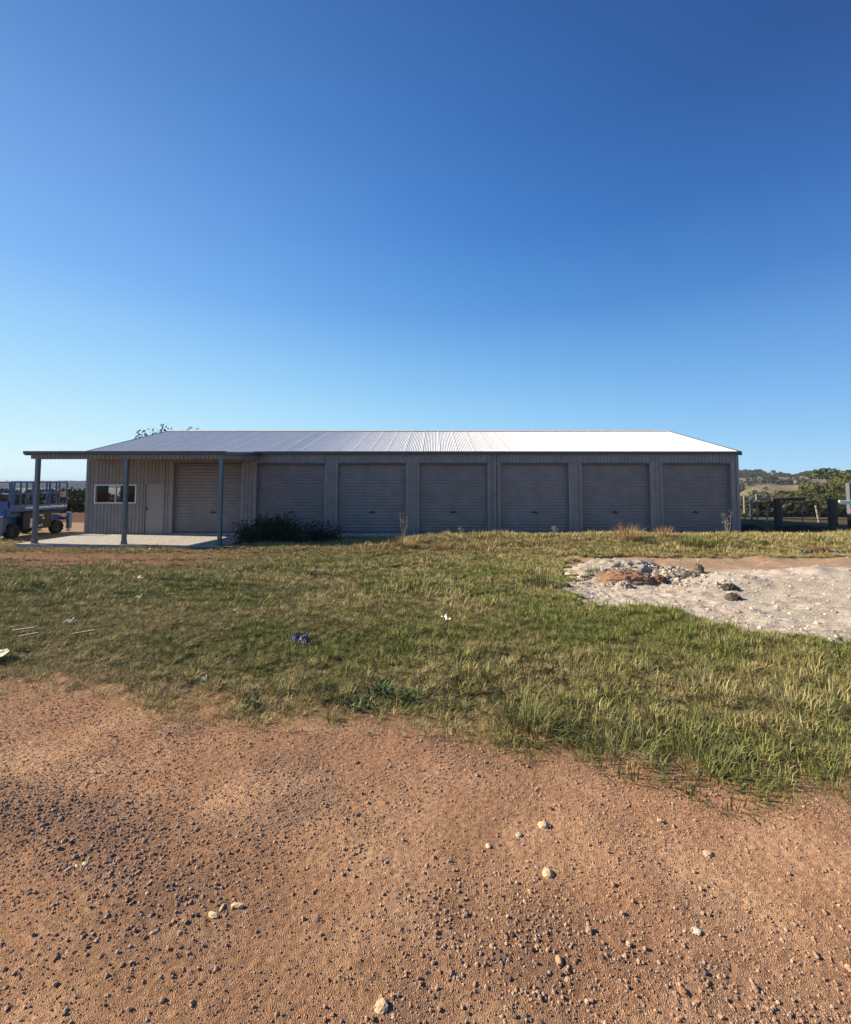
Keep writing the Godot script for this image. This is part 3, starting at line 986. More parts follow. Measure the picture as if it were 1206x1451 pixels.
# ------------------------------------------------------------------ yard behind on the right
func fences() -> void:
	var old := textured(mat("weathered_timber", Color(0.10, 0.085, 0.075), 0.9), noise_tex(51, 0.03, 0.45, 1.0, 256), 1.2)
	var pale := textured(mat("bleached_timber", Color(0.36, 0.33, 0.27), 0.9), noise_tex(52, 0.03, 0.7, 1.0, 256), 1.2)
	var steel := mat("gate_steel", Color(0.08, 0.085, 0.09), 0.5, 0.3)
	for q in [[15.55, -19.3, 1.55, 0.15, "dark square timber strainer post at the left side of the pipe gate"], [17.75, -19.0, 1.62, 0.17, "thick round timber strainer post with pale sunlit top at the right side of the gate"]]:
		var b := MB.new()
		var y := H(q[0], q[1])
		b.tube([Vector3(0, -0.2, 0), Vector3(0.02, q[2] * 0.5, 0), Vector3(0, q[2] - 0.03, 0), Vector3(0, q[2], 0)], [q[3] * 1.03, q[3], q[3] * 0.98, q[3] * 0.85], 12)
		var o := obj("strainer_post", b.mesh(), old)
		o.position = Vector3(q[0], y, q[1])
		tag(o, q[4], "fence post", "strainer posts of the gate")
	# pipe gate between them
	var gate := thing("pipe_gate", "dark steel pipe farm gate hung between two timber strainer posts", "gate", Vector3(15.75, H(16.6, -19.2) + 0.2, -19.3))
	var a := Vector3(0, 0, 0)
	var e := Vector3(1.82, -0.02, 0.28)
	for k in 5:
		var y := 1.2 - k * 0.24
		var b := MB.new()
		b.tube([a + Vector3(0, y, 0), e + Vector3(0, y, 0)], [0.018, 0.018], 6)
		obj("rail", b.mesh(), steel, gate)
	for t in [0.0, 0.45, 1.0]:
		var b := MB.new()
		b.tube([a.lerp(e, t) + Vector3(0, 0.22, 0), a.lerp(e, t) + Vector3(0, 1.22, 0)], [0.02, 0.02], 6)
		obj("upright", b.mesh(), steel, gate)
	# pale timber yard fence in the sun behind
	var f := thing("timber_fence", "pale timber rail fence in the sun just right of the shed", "fence", Vector3(0, 0, 0))
	for q in [[20.1, -27.6, 1.45, 0.05], [20.55, -27.6, 1.3, 0.09], [20.9, -27.6, 1.6, 0.05]]:
		var b := MB.new()
		b.tube([Vector3(0, -0.6, 0), Vector3(0, q[2], 0)], [q[3], q[3] * 0.9], 8)
		obj("post", b.mesh(), pale, f).position = Vector3(q[0], H(q[0], q[1]) + 0.05, q[1])
	var rl := MB.new()
	var ry := 1.17
	rl.box(Vector3(19.9, ry - 0.1, -27.75), Vector3(22.0, ry + 0.1, -27.68), 0.01)
	obj("rail", rl.mesh(), pale, f)
	var old_rail := MB.new()
	old_rail.tube([Vector3(21.9, ry - 0.02, -27.6), Vector3(23.9, ry + 0.08, -27.4)], [0.14, 0.1], 8)
	obj("rail", old_rail.mesh(), old, f)
	# leaning pale stakes
	var stakes := [[19.5, -25.0, 1.1, -0.12, "pale leaning stake behind the dark left gate post"], [22.2, -24.6, 1.0, 0.16, "pale leaning stake seen through the right half of the pipe gate"], [22.75, -24.5, 0.9, 0.0, "short pale stake beside the round gate post"], [23.6, -23.4, 1.0, 0.0, "thin upright pale stake right of the round gate post"], [24.1, -23.3, 1.25, 0.2, "taller leaning pale stake near the white beam"]]
	for q in stakes:
		var b := MB.new()
		b.tube([Vector3(0, -0.3, 0), Vector3(0, q[2], 0)], [0.055, 0.045], 7)
		var o := obj("stake", b.mesh(), pale)
		o.position = Vector3(q[0], H(q[0], q[1]), q[1])
		o.rotation.z = q[3]
		tag(o, q[4], "stake", "pale stakes in the yard")
	# white beam on the right edge, and the post behind it
	var wb := thing("timber_barrier", "white painted horizontal beam at the right edge of the picture", "barrier", Vector3(17.9, 0, -18.8))
	var b1 := MB.new()
	b1.box(Vector3(-0.02, 1.25, -0.03), Vector3(2.6, 1.42, 0.05), 0.01)
	obj("beam", b1.mesh(), mat("white_paint", Color(0.72, 0.71, 0.68), 0.6), wb)
	var b2 := MB.new()
	b2.box(Vector3(2.5, -0.2, -0.08), Vector3(2.65, 1.45, -0.03), 0.01)
	obj("post", b2.mesh(), old, wb)
	var gp := MB.new()
	gp.box(Vector3(-0.17, -0.3, -0.1), Vector3(0.17, 2.2, 0.1), 0.015)
	var gpo := obj("steel_post", gp.mesh(), mat("grey_post", Color(0.10, 0.11, 0.12), 0.6))
	gpo.position = Vector3(20.6, 0, -21.0)
	tag(gpo, "tall grey post rising behind the white beam at the right edge", "post")
	var rd := thing("red_machine", "red painted machine body just inside the right edge of the picture", "machine", Vector3(20.3, -0.1, -19.6))
	var r1 := MB.new()
	r1.box(Vector3(-0.35, 0.55, -0.9), Vector3(0.75, 1.05, 0.3), 0.06)
	obj("body", r1.mesh(), mat("red_paint", Color(0.42, 0.06, 0.04), 0.5), rd)
	for z in [-0.7, 0.15]:
		var w := MB.new()
		w.tube([Vector3(-0.33, 0.3, z), Vector3(-0.15, 0.3, z)], [0.3, 0.3], 16)
		obj("wheel", w.mesh(), dark, rd)
	var pl := MB.new()
	pl.box(Vector3(-0.2, 0.0, -0.15), Vector3(3.0, 0.06, 0.15), 0.008)
	var plo := obj("plank", pl.mesh(), pale)
	plo.position = Vector3(18.1, H(18.1, -18.6) + 0.1, -18.3)
	plo.rotation = Vector3(0, 0.1, 0.0)
	tag(plo, "pale plank lying on the ground beyond the round gate post", "plank")


# ------------------------------------------------------------------ trees
func trees() -> void:
	var bark := textured(mat("bark", Color(0.16, 0.13, 0.10), 0.95), noise_tex(61, 0.03, 0.5, 1.0, 256), 1.0)
	var leaf := vmat("leaves", 0.8, 0.25)
	var mk := func(called: String, hh: float, rad: float, base: Color, clumps: int, leaves: int, size: float, low: float, gaps: float, flat: float) -> Node3D:
		var t := Node3D.new()
		var tm := MeshInstance3D.new()
		tm.name = "trunk"; tm.mesh = trunk_mesh(hh * 0.55, hh * 0.028, hh * 0.95, rad, 6); tm.material_override = bark
		var cm := MeshInstance3D.new()
		cm.name = "crown"; cm.mesh = crown_mesh(hh * low, hh * 0.94, rad, clumps, leaves, size, base, gaps, flat); cm.material_override = leaf
		t.add_child(tm); t.add_child(cm)
		t.set_meta("category", "tree")
		return t
	var gum_a: Node3D = mk.call("gum", 8.0, 3.6, Color(0.088, 0.10, 0.038), 20, 3600, 0.26, 0.25, 0.5, 0.7)
	var gum_b: Node3D = mk.call("gum", 8.0, 3.0, Color(0.07, 0.082, 0.035), 16, 3000, 0.24, 0.35, 0.45, 0.6)
	var bush: Node3D = mk.call("bush", 4.0, 2.6, Color(0.06, 0.07, 0.034), 14, 2600, 0.18, 0.12, 0.5, 0.8)
	var flat_gum: Node3D = mk.call("gum", 8.5, 4.2, Color(0.05, 0.062, 0.032), 9, 2600, 0.22, 0.82, 0.35, 0.28)
	var bare: Node3D = mk.call("gum", 8.0, 2.4, Color(0.04, 0.052, 0.035), 12, 240, 0.16, 0.66, 0.2, 0.45)
	# [source, x, distance, height scale, name, label, group]
	var fit := func(src: Node3D, x: float, d: float, ypx: float) -> float:
		return maxf(0.2, (EYE + (685.0 - ypx) / 600.0 * d - H(x, -d) + 0.2) / (3.9 if src == bush else 8.1))
	var R := "trees beyond the yard gate"
	var rows := [
		[gum_b, 1064, 95, 700, "low grey-green tree just right of the shed corner, behind the pale rail fence"],
		[gum_a, 1082, 88, 699, "round olive tree above the pale timber rail"],
		[bush, 1096, 70, 703, "dark bushy tree behind the left gate post"],
		[gum_b, 1103, 110, 696, "taller olive tree rising over the left gate post"],
		[gum_a, 1117, 92, 694, "light olive tree above the left half of the gate"],
		[gum_b, 1128, 80, 692, "dense olive tree above the middle of the gate"],
		[bush, 1137, 66, 700, "dark low bush tree seen through the gate rails"],
		[gum_a, 1143, 100, 689, "wide olive tree over the right half of the gate"],
		[gum_a, 1160, 84, 683, "dense leafy tree over the round gate post"],
		[gum_b, 1175, 92, 678, "tall olive tree right of the round gate post"],
		[bush, 1180, 60, 700, "dark bush tree behind the white beam"],
		[flat_gum, 1192, 78, 665, "tallest gum with flat spreading top at the right edge"],
		[gum_a, 1204, 72, 668, "dense olive tree under the flat-topped gum"],
		[gum_b, 1235, 80, 660, "olive gum tree at the far right of the row"],
	]
	for r in rows:
		var d: float = r[2]
		var x: float = (r[1] - 616.0) / 600.0 * d
		dup(r[0], "gum_tree" if r[0] != bush else "bush_tree", r[4], Vector3(x, H(x, -d) - 0.2, -d), d * 1.7, Vector3(1, 1, 1) * fit.call(r[0], x, d, r[3]), R)
	var L := "bush trees left of the shed"
	var left := [
		[bush, 118, 44, 700, "dark scrub tree nearest the shed's left corner"],
		[gum_b, 109, 60, 693, "dull olive tree between the lift and the shed corner"],
		[bush, 100, 48, 699, "dark rounded scrub tree just right of the lift"],
		[gum_a, 92, 72, 692, "tall dark tree behind the far end of the lift platform"],
		[bush, 80, 52, 698, "scrub tree seen through the lift's end rails"],
		[gum_b, 66, 64, 692, "olive tree behind the middle of the lift platform"],
		[gum_a, 50, 70, 692, "broad tree behind the left verandah post"],
		[bush, 34, 50, 699, "scrub tree seen through the near rails of the lift"],
		[gum_b, 18, 66, 692, "olive tree behind the lift's corner upright"],
		[gum_a, 2, 70, 691, "olive tree at the left edge behind the lift"],
		[gum_a, 128, 80, 690, "large dark tree half hidden by the shed's left wall"],
	]
	for r in left:
		var d: float = r[2]
		var x: float = (r[1] - 616.0) / 600.0 * d
		dup(r[0], "gum_tree" if r[0] != bush else "bush_tree", r[4], Vector3(x, H(x, -d) - 0.2, -d), d * 2.3, Vector3(1, 1, 1) * fit.call(r[0], x, d, r[3]), L)
	dup(bare, "sparse_tree", "sparse gum tree whose thin top shows over the left end of the ridge", Vector3(-27.9, H(-27, -42), -42), 0.4, Vector3(0.75, 1.12, 0.75), "sparse trees behind the shed")
	dup(bare, "sparse_tree", "small sparse tree whose tips just clear the ridge further right", Vector3(-24.2, H(-24, -42), -42), 2.4, Vector3(0.8, 1.09, 0.8), "sparse trees behind the shed")
	for t in [gum_a, gum_b, bush, flat_gum, bare]:
		t.free()
	# scrub that reads as one mass
	var cm := crown_mesh(0.2, 2.6, 2.0, 9, 420, 0.24, Color(1, 1, 1))
	var list := []
	var tint := PackedColorArray()
	for i in 1500:
		var left_side := i % 2 == 0
		var d := rng.randf_range(34, 150) if left_side else rng.randf_range(62, 170)
		var x := d * (rng.randf_range(-1.5, -0.70) if left_side else rng.randf_range(0.70, 1.35))
		if left_side and d < 40.0 and n1.get_noise_2d(x, d) < 0.0:
			continue
		var s := rng.randf_range(0.7, 1.5)
		s = minf(s, (EYE - rng.randf_range(9.0, 24.0) / 600.0 * d - H(x, -d) + 0.3) / 2.7)
		if s < 0.25:
			continue
		list.append(Transform3D(Basis(Vector3.UP, rng.randf() * TAU).scaled(Vector3(s, s * rng.randf_range(0.8, 1.0), s)), Vector3(x, H(x, -d) - 0.3, -d)))
		var k := rng.randf_range(0.6, 1.3)
		tint.append(Color(0.062 * k, 0.066 * k, 0.032 * k).lerp(Color(0.12, 0.10, 0.05), rng.randf() * 0.35))
	scatter("scrub", "dense scrub on the slope behind the yard", cm, vmat("scrub_leaves", 0.85, 0.2), list, tint)
	# dark shrub against the first doors
	var sh := MB.new()
	var leafs := crown_mesh(0.12, 0.95, 1.2, 34, 7000, 0.048, Color(0.026, 0.031, 0.018), 0.9, 1.15)
	var shrub := thing("shrub", "dark leafy shrub in the shade at the right end of the verandah", "shrub", Vector3(-6.35, H(-6.3, -15.9) - 0.05, -16.3))
	var c1 := obj("foliage", leafs, leaf, shrub)
	c1.scale = Vector3(1.1, 0.85, 0.75)
	for k in 9:
		var w := TAU * k / 9.0
		sh.tube([Vector3(0, 0, 0), Vector3(cos(w) * 0.5, 0.35, sin(w) * 0.3), Vector3(cos(w) * 0.95, 0.7 + 0.1 * sin(k * 2.0), sin(w) * 0.55)], [0.02, 0.014, 0.005], 5)
	obj("stem", sh.mesh(), bark, shrub)
	var s2 := thing("shrub", "lower trailing dark shrub in front of the second roller door", "shrub", Vector3(-4.75, H(-4.75, -16.2) - 0.1, -16.4))
	obj("foliage", crown_mesh(0.06, 0.5, 1.3, 24, 4200, 0.048, Color(0.026, 0.031, 0.018), 0.9, 1.1), leaf, s2)


# ------------------------------------------------------------------ scissor lift
func lift() -> void:
	var blue := textured(mat("blue_paint", Color(0.026, 0.11, 0.32), 0.4), noise_tex(71, 0.02, 0.75, 1.0, 256), 0.8)
	var steel := mat("lift_rail", Color(0.020, 0.075, 0.20), 0.45)
	var black := mat("black_panel", Color(0.006, 0.006, 0.007), 0.5)
	var rubber := mat("tyre_rubber", Color(0.022, 0.021, 0.02), 0.9)
	var rimm := mat("wheel_rim", Color(0.05, 0.05, 0.055), 0.6)
	var white := mat("white_sticker", Color(0.72, 0.72, 0.72), 0.6)
	var grey := mat("outrigger_steel", Color(0.12, 0.19, 0.25), 0.5)
	# local frame: x = 0 on the right side (towards the shed), z = 0 at the near end, far end at -3.0
	var gy := H(-18.5, -19.3)
	var s := thing("scissor_lift", "blue rough terrain scissor lift parked left of the verandah", "scissor lift", Vector3(-18.0, gy, -17.75))
	var ch := MB.new()
	ch.box(Vector3(-1.45, 0.32, -2.95), Vector3(-0.33, 0.9, -0.25), 0.02)
	ch.box(Vector3(-1.55, 0.30, -0.28), Vector3(-0.10, 0.95, 0.18), 0.03)
	ch.box(Vector3(-1.5, 0.62, -3.1), Vector3(-0.3, 0.85, -2.75), 0.02)
	obj("chassis", ch.mesh(), blue, s)
	var tr := MB.new()
	tr.box(Vector3(-0.32, 0.33, -2.3), Vector3(-0.02, 1.12, -0.9), 0.03)
	var tray := obj("engine_tray", tr.mesh(), black, s)
	for q in [[-1.30, 0.42, 0.17, 0.22], [-1.28, 0.66, 0.1, 0.16], [-1.52, 0.72, 0.18, 0.07], [-1.76, 0.90, 0.2, 0.06], [-1.86, 0.76, 0.12, 0.07]]:
		var b := MB.new()
		b.box(Vector3(-0.02, q[1], q[0] - q[2] * 0.5), Vector3(-0.016, q[1] + q[3], q[0] + q[2] * 0.5), 0.001)
		obj("sticker", b.mesh(), white, tray)
	var tm := TextMesh.new()
	tm.text = "4x4"
	var sf := SystemFont.new()
	sf.font_names = PackedStringArray(["Droid Sans"])
	sf.font_weight = 700
	sf.font_italic = true
	tm.font = sf
	tm.font_size = 32
	tm.pixel_size = 0.006
	tm.depth = 0.006
	var tx := obj("lettering", tm, white, tray)
	tx.position = Vector3(-0.012, 0.48, -1.66)
	tx.rotation.y = PI / 2
	# wheels
	for q in [[-0.30, -0.55], [-0.30, -2.70], [-1.75, -0.55], [-1.75, -2.70]]:
		var w := MB.new()
		var prof := [[0.02, 0.17], [0.0, 0.24], [0.03, 0.295], [0.09, 0.305], [0.17, 0.305], [0.23, 0.295], [0.26, 0.24], [0.24, 0.17]]
		lathe_x(w, prof, 22)
		for k in 22:
			var a := TAU * k / 22.0
			var xf := Transform3D(Basis(Vector3.RIGHT, a), Vector3.ZERO)
			w.box(Vector3(0.03, 0.295, -0.022), Vector3(0.135 if k % 2 == 0 else 0.23, 0.318, 0.022), 0.004, xf)
		var o := obj("wheel", w.mesh(), rubber, s)
		o.position = Vector3(q[0], 0.31, q[1])
		var r := MB.new()
		lathe_x(r, [[0.10, 0.0], [0.10, 0.17], [0.22, 0.175], [0.22, 0.15], [0.16, 0.13], [0.17, 0.06], [0.21, 0.05], [0.21, 0.0]], 18)
		obj("rim", r.mesh(), rimm, o)
	# outriggers
	for q in [[-0.08, 0.12], [-0.08, -3.25], [-1.5, 0.12], [-1.5, -3.25]]:
		var b := MB.new()
		b.box(Vector3(-0.08, 0.18, -0.09), Vector3(0.08, 0.98, 0.09), 0.015)
		var o := obj("outrigger", b.mesh(), grey, s)
		o.position = Vector3(q[0] + 0.05, 0, q[1])
		var f := MB.new()
		f.tube([Vector3(0, 0.05, 0), Vector3(0, 0.08, 0), Vector3(0, 0.19, 0)], [0.11, 0.10, 0.05], 12)
		obj("foot", f.mesh(), white, o)
	for z in [-0.02, -3.0]:
		var b := MB.new()
		b.box(Vector3(-1.45, 0.62, z - 0.12), Vector3(-0.05, 0.78, z - 0.02), 0.01)
		obj("cross_member", b.mesh(), blue, s)
	# folded scissor arms
	for k in 4:
		for x in [-0.16, -1.30]:
			var b := MB.new()
			var y := 0.99 + 0.085 * k
			b.box(Vector3(x - 0.03, y - 0.035, -2.9), Vector3(x + 0.03, y + 0.035, -0.2), 0.008, Transform3D(Basis(Vector3.RIGHT, 0.012 * (1 if k % 2 == 0 else -1)), Vector3.ZERO))
			obj("scissor_arm", b.mesh(), steel, s)
	# platform
	var pf := MB.new()
	pf.box(Vector3(-1.68, 1.28, -3.05), Vector3(0.0, 1.34, -0.28), 0.01)
	var plat := obj("platform", pf.mesh(), blue, s)
	var sk := MB.new()
	sk.box(Vector3(-0.03, 1.16, -3.05), Vector3(0.012, 1.42, -0.28), 0.006)
	obj("side_skirt", sk.mesh(), blue, plat)
	var ek := MB.new()
	ek.box(Vector3(-1.7, 1.0, -0.279), Vector3(0.013, 1.62, -0.235), 0.006)
	obj("end_skirt", ek.mesh(), blue, plat)
	# worn white lettering along the skirt: unreadable at this distance, kept as strokes
	rng.seed = 77
	var z := -0.95
	while z > -2.95:
		var w := rng.randf_range(0.03, 0.085)
		if rng.randf() < 0.86:
			var b := MB.new()
			var y0 := 1.255 + rng.randf_range(-0.006, 0.012)
			b.box(Vector3(0.012, y0, z - w), Vector3(0.016, y0 + rng.randf_range(0.08, 0.11), z), 0.001)
			obj("lettering", b.mesh(), white, plat)
		z -= w + rng.randf_range(0.012, 0.03)
	# guard rails
	var posts := [[0.0, -0.28], [0.0, -0.72], [0.0, -0.98], [0.0, -1.45], [0.0, -1.95], [0.0, -2.12], [0.0, -2.45], [0.0, -2.62], [0.0, -3.03], [-1.66, -0.28], [-1.66, -1.2], [-1.66, -2.1], [-1.66, -3.03], [-0.85, -0.28], [-0.85, -3.03]]
	for q in posts:
		var b := MB.new()
		var r := 0.045 if q[1] == -0.28 and q[0] == 0.0 else 0.026
		b.box(Vector3(q[0] - r - 0.01, 1.34, q[1] - r), Vector3(q[0] + r - 0.01, 2.44, q[1] + r), 0.006)
		obj("rail_post", b.mesh(), steel, plat)
	for y in [1.92, 2.44]:
		for q in [[Vector3(-0.01, y, -0.28), Vector3(-0.01, y, -3.03)], [Vector3(-1.66, y, -0.28), Vector3(-1.66, y, -3.03)], [Vector3(-0.01, y, -0.28), Vector3(-1.66, y, -0.28)], [Vector3(-0.01, y, -3.03), Vector3(-1.66, y, -3.03)]]:
			var b := MB.new()
			b.tube(q, [0.026, 0.026], 8)
			obj("rail", b.mesh(), steel, plat)
	var cb := MB.new()
	cb.box(Vector3(-0.06, 1.72, -2.96), Vector3(0.03, 1.98, -2.72), 0.02)
	obj("control_box", cb.mesh(), mat("control_box_tan", Color(0.34, 0.26, 0.20), 0.7), plat)
	var pn := MB.new()
	pn.box(Vector3(-1.64, 1.9, -0.27), Vector3(-0.55, 2.42, -0.25), 0.005)
	obj("gate_panel", pn.mesh(), blue, plat)

func lathe_x(b: MB, prof: Array, sides: int) -> void:
	for i in prof.size() - 1:
		for k in sides:
			var a := TAU * k / sides
			var e := TAU * (k + 1) / sides
			var p: Array = prof[i]
			var q: Array = prof[i + 1]
			var t := Vector2(q[0] - p[0], q[1] - p[1])
			var ma := Vector3(0, cos((a + e) * 0.5), sin((a + e) * 0.5))
			var out := Vector3(-t.y, 0, 0) + ma * t.x
			if i == 0 and t.length() > 0: pass
			b.quad(Vector3(p[0], p[1] * cos(a), p[1] * sin(a)), Vector3(p[0], p[1] * cos(e), p[1] * sin(e)), Vector3(q[0], q[1] * cos(e), q[1] * sin(e)), Vector3(q[0], q[1] * cos(a), q[1] * sin(a)), out)


# ------------------------------------------------------------------ heaps and rocks
func mounds() -> void:
	rng.seed = 5
	var soilm := textured(vmat("heap_soil", 0.95), noise_tex(81, 0.03, 0.6, 1.0, 512, FastNoiseLite.TYPE_SIMPLEX_SMOOTH, 6), 2.0, noise_tex(82, 0.03, 0.0, 1.0, 512), 2.0)
	var pale := [Color(0.72, 0.64, 0.54), Color(0.52, 0.44, 0.35)]
	var brown := [Color(0.48, 0.30, 0.19), Color(0.36, 0.22, 0.14)]
	var grey := [Color(0.40, 0.36, 0.31), Color(0.20, 0.18, 0.16)]
	var put := func(called: String, label: String, cat: String, seed_: int, size: Vector3, rough: float, freq: float, cols: Array, x: float, z: float, turn: float, group: String) -> void:
		var o := obj(called, lump_mesh(seed_, size, rough, freq, cols), soilm)
		o.position = Vector3(x, H(x, z) - size.y * 0.08, z)
		o.rotation.y = turn
		tag(o, label, cat, group)
	put.call("soil_mound", "low pale mound of dumped soil in the gravel patch behind the brown boulder", "mound", 101, Vector3(1.1, 0.34, 0.75), 0.17, 1.5, pale, 4.0, -9.3, 0.2, "")
	put.call("soil_mound", "pale mound at the right of the dumped soil, beside the dark slab of rock", "mound", 102, Vector3(0.55, 0.28, 0.4), 0.2, 1.5, pale, 4.85, -8.9, 0.8, "")
	put.call("boulder", "large flat brown boulder on the pale gravel patch", "boulder", 103, Vector3(0.56, 0.25, 0.32), 0.13, 1.9, brown, 3.72, -8.35, -0.15, "")
	put.call("rock", "small reddish rock against the right end of the brown boulder", "rock", 104, Vector3(0.15, 0.14, 0.13), 0.2, 1.4, [Color(0.36, 0.19, 0.12), Color(0.22, 0.11, 0.08)], 4.32, -8.25, 0.5, "")
	put.call("rock", "dark grey slab of rock leaning on the right-hand pale mound", "rock", 105, Vector3(0.42, 0.17, 0.22), 0.2, 1.6, grey, 5.02, -8.65, -0.5, "")
	put.call("rock", "pale rock with a dark hollow in front of the brown boulder", "rock", 106, Vector3(0.17, 0.12, 0.13), 0.2, 1.4, pale, 3.42, -7.75, 0.5, "")
	put.call("rock", "dark rock alone in the middle of the pale gravel", "rock", 107, Vector3(0.17, 0.1, 0.11), 0.2, 1.4, [Color(0.2, 0.17, 0.13), Color(0.12, 0.10, 0.09)], 5.05, -7.35, 0.2, "")
	put.call("rock", "second dark rock on the gravel, nearer the grass edge", "rock", 108, Vector3(0.13, 0.09, 0.1), 0.2, 1.4, [Color(0.2, 0.17, 0.13), Color(0.12, 0.10, 0.09)], 4.55, -6.55, 0.8, "")
	put.call("rock", "small upright brown rock on the far side of the pale gravel", "rock", 109, Vector3(0.13, 0.2, 0.12), 0.2, 1.4, [Color(0.4, 0.3, 0.23), Color(0.22, 0.17, 0.13)], 5.9, -9.6, 0.8, "")
	# heap of brown clods on the right
	for k in 7:
		var names := ["largest brown clod in the heap at the right edge of the gravel", "dark clod at the right end of the clod heap", "reddish clod at the left end of the clod heap", "small clod in front of the clod heap", "grey clod on the back of the clod heap", "flat brown clod low on the left of the heap", "small dark clod beyond the right of the heap"]
		var off: Array = [[0, 0, 0.3], [0.42, 0.05, 0.24], [-0.42, 0.1, 0.26], [0.05, 0.45, 0.13], [0.1, -0.3, 0.26], [-0.75, 0.2, 0.2], [0.8, 0.1, 0.17]][k]
		put.call("clod", names[k], "clod", 130 + k, Vector3(off[2], off[2] * 0.6, off[2] * 0.8), 0.28, 1.5, [Color(0.30, 0.17, 0.11), Color(0.15, 0.10, 0.08)] if k % 2 == 0 else grey, 12.3 + off[0], -13.6 + off[1], k * 1.3, "heap of clods")
	# shaded dirt heap before the gate
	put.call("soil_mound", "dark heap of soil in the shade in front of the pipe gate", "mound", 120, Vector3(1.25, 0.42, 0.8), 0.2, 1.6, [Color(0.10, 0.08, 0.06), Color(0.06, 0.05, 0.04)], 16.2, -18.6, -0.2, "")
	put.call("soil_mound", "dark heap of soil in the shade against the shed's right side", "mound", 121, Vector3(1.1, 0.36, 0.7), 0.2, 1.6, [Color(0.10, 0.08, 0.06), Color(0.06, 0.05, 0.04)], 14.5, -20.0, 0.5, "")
	# rubble by the slab
	put.call("soil_mound", "small grassy hump at the right end of the verandah slab", "mound", 122, Vector3(0.75, 0.15, 0.35), 0.3, 1.2, [Color(0.30, 0.24, 0.15), Color(0.17, 0.15, 0.08)], -6.7, -14.75, 0.0, "")
	# tyre tread prints in the bare soil before the slab
	for t in 3:
		var b := MB.new()
		var a := Vector2([-15.2, -13.6, -12.4][t], [-12.7, -11.9, -11.3][t])
		var e := Vector2([-8.2, -7.4, -6.6][t], [-11.55, -12.1, -12.5][t])
		var along := (e - a).normalized()
		var acr := Vector2(-along.y, along.x)
		var L := (e - a).length()
		var nu := int(L / 0.035)
		var nv := 14
		for i in nu + 1:
			for j in nv + 1:
				var p := a + along * (i * 0.035) + acr * ((j - 7) * 0.027)
				var w := absf(j - 7.0) / 7.0
				var ch := sin((i * 0.035 + 0.6 * absf(j - 7) * 0.027) * TAU / 0.19)
				var hgt := 0.024 * ss(-0.2, 0.5, ch) * (1.0 - ss(0.8, 1.0, w)) * (0.6 + 0.8 * n1.get_noise_2d(p.x * 3, p.y * 3 + 10)) - 0.03 * ss(0.85, 1.0, w) + 0.014
				b.col = ground_color(p.x, p.y)
				b.vert(Vector3(p.x, H(p.x, p.y) + hgt, p.y), Vector3.UP)
		for i in nu + 1:
			for j in nv + 1:
				var p := b.v[maxi(i - 1, 0) * (nv + 1) + j]
				var q := b.v[mini(i + 1, nu) * (nv + 1) + j]
				var r := b.v[i * (nv + 1) + maxi(j - 1, 0)]
				var s := b.v[i * (nv + 1) + mini(j + 1, nv)]
				var g := (q - p).cross(s - r).normalized()
				b.n[i * (nv + 1) + j] = g if g.y > 0 else -g
		for i in nu:
			for j in nv:
				var k := i * (nv + 1) + j
				b.face(k, k + 1, k + nv + 2); b.face(k, k + nv + 2, k + nv + 1)
		tag(obj("tyre_track", b.mesh(), soilm), ["tyre tread print running across the bare soil left of the slab", "tyre tread print in the middle of the bare soil before the slab", "tyre tread print nearest the lawn"][t], "", "", "structure")


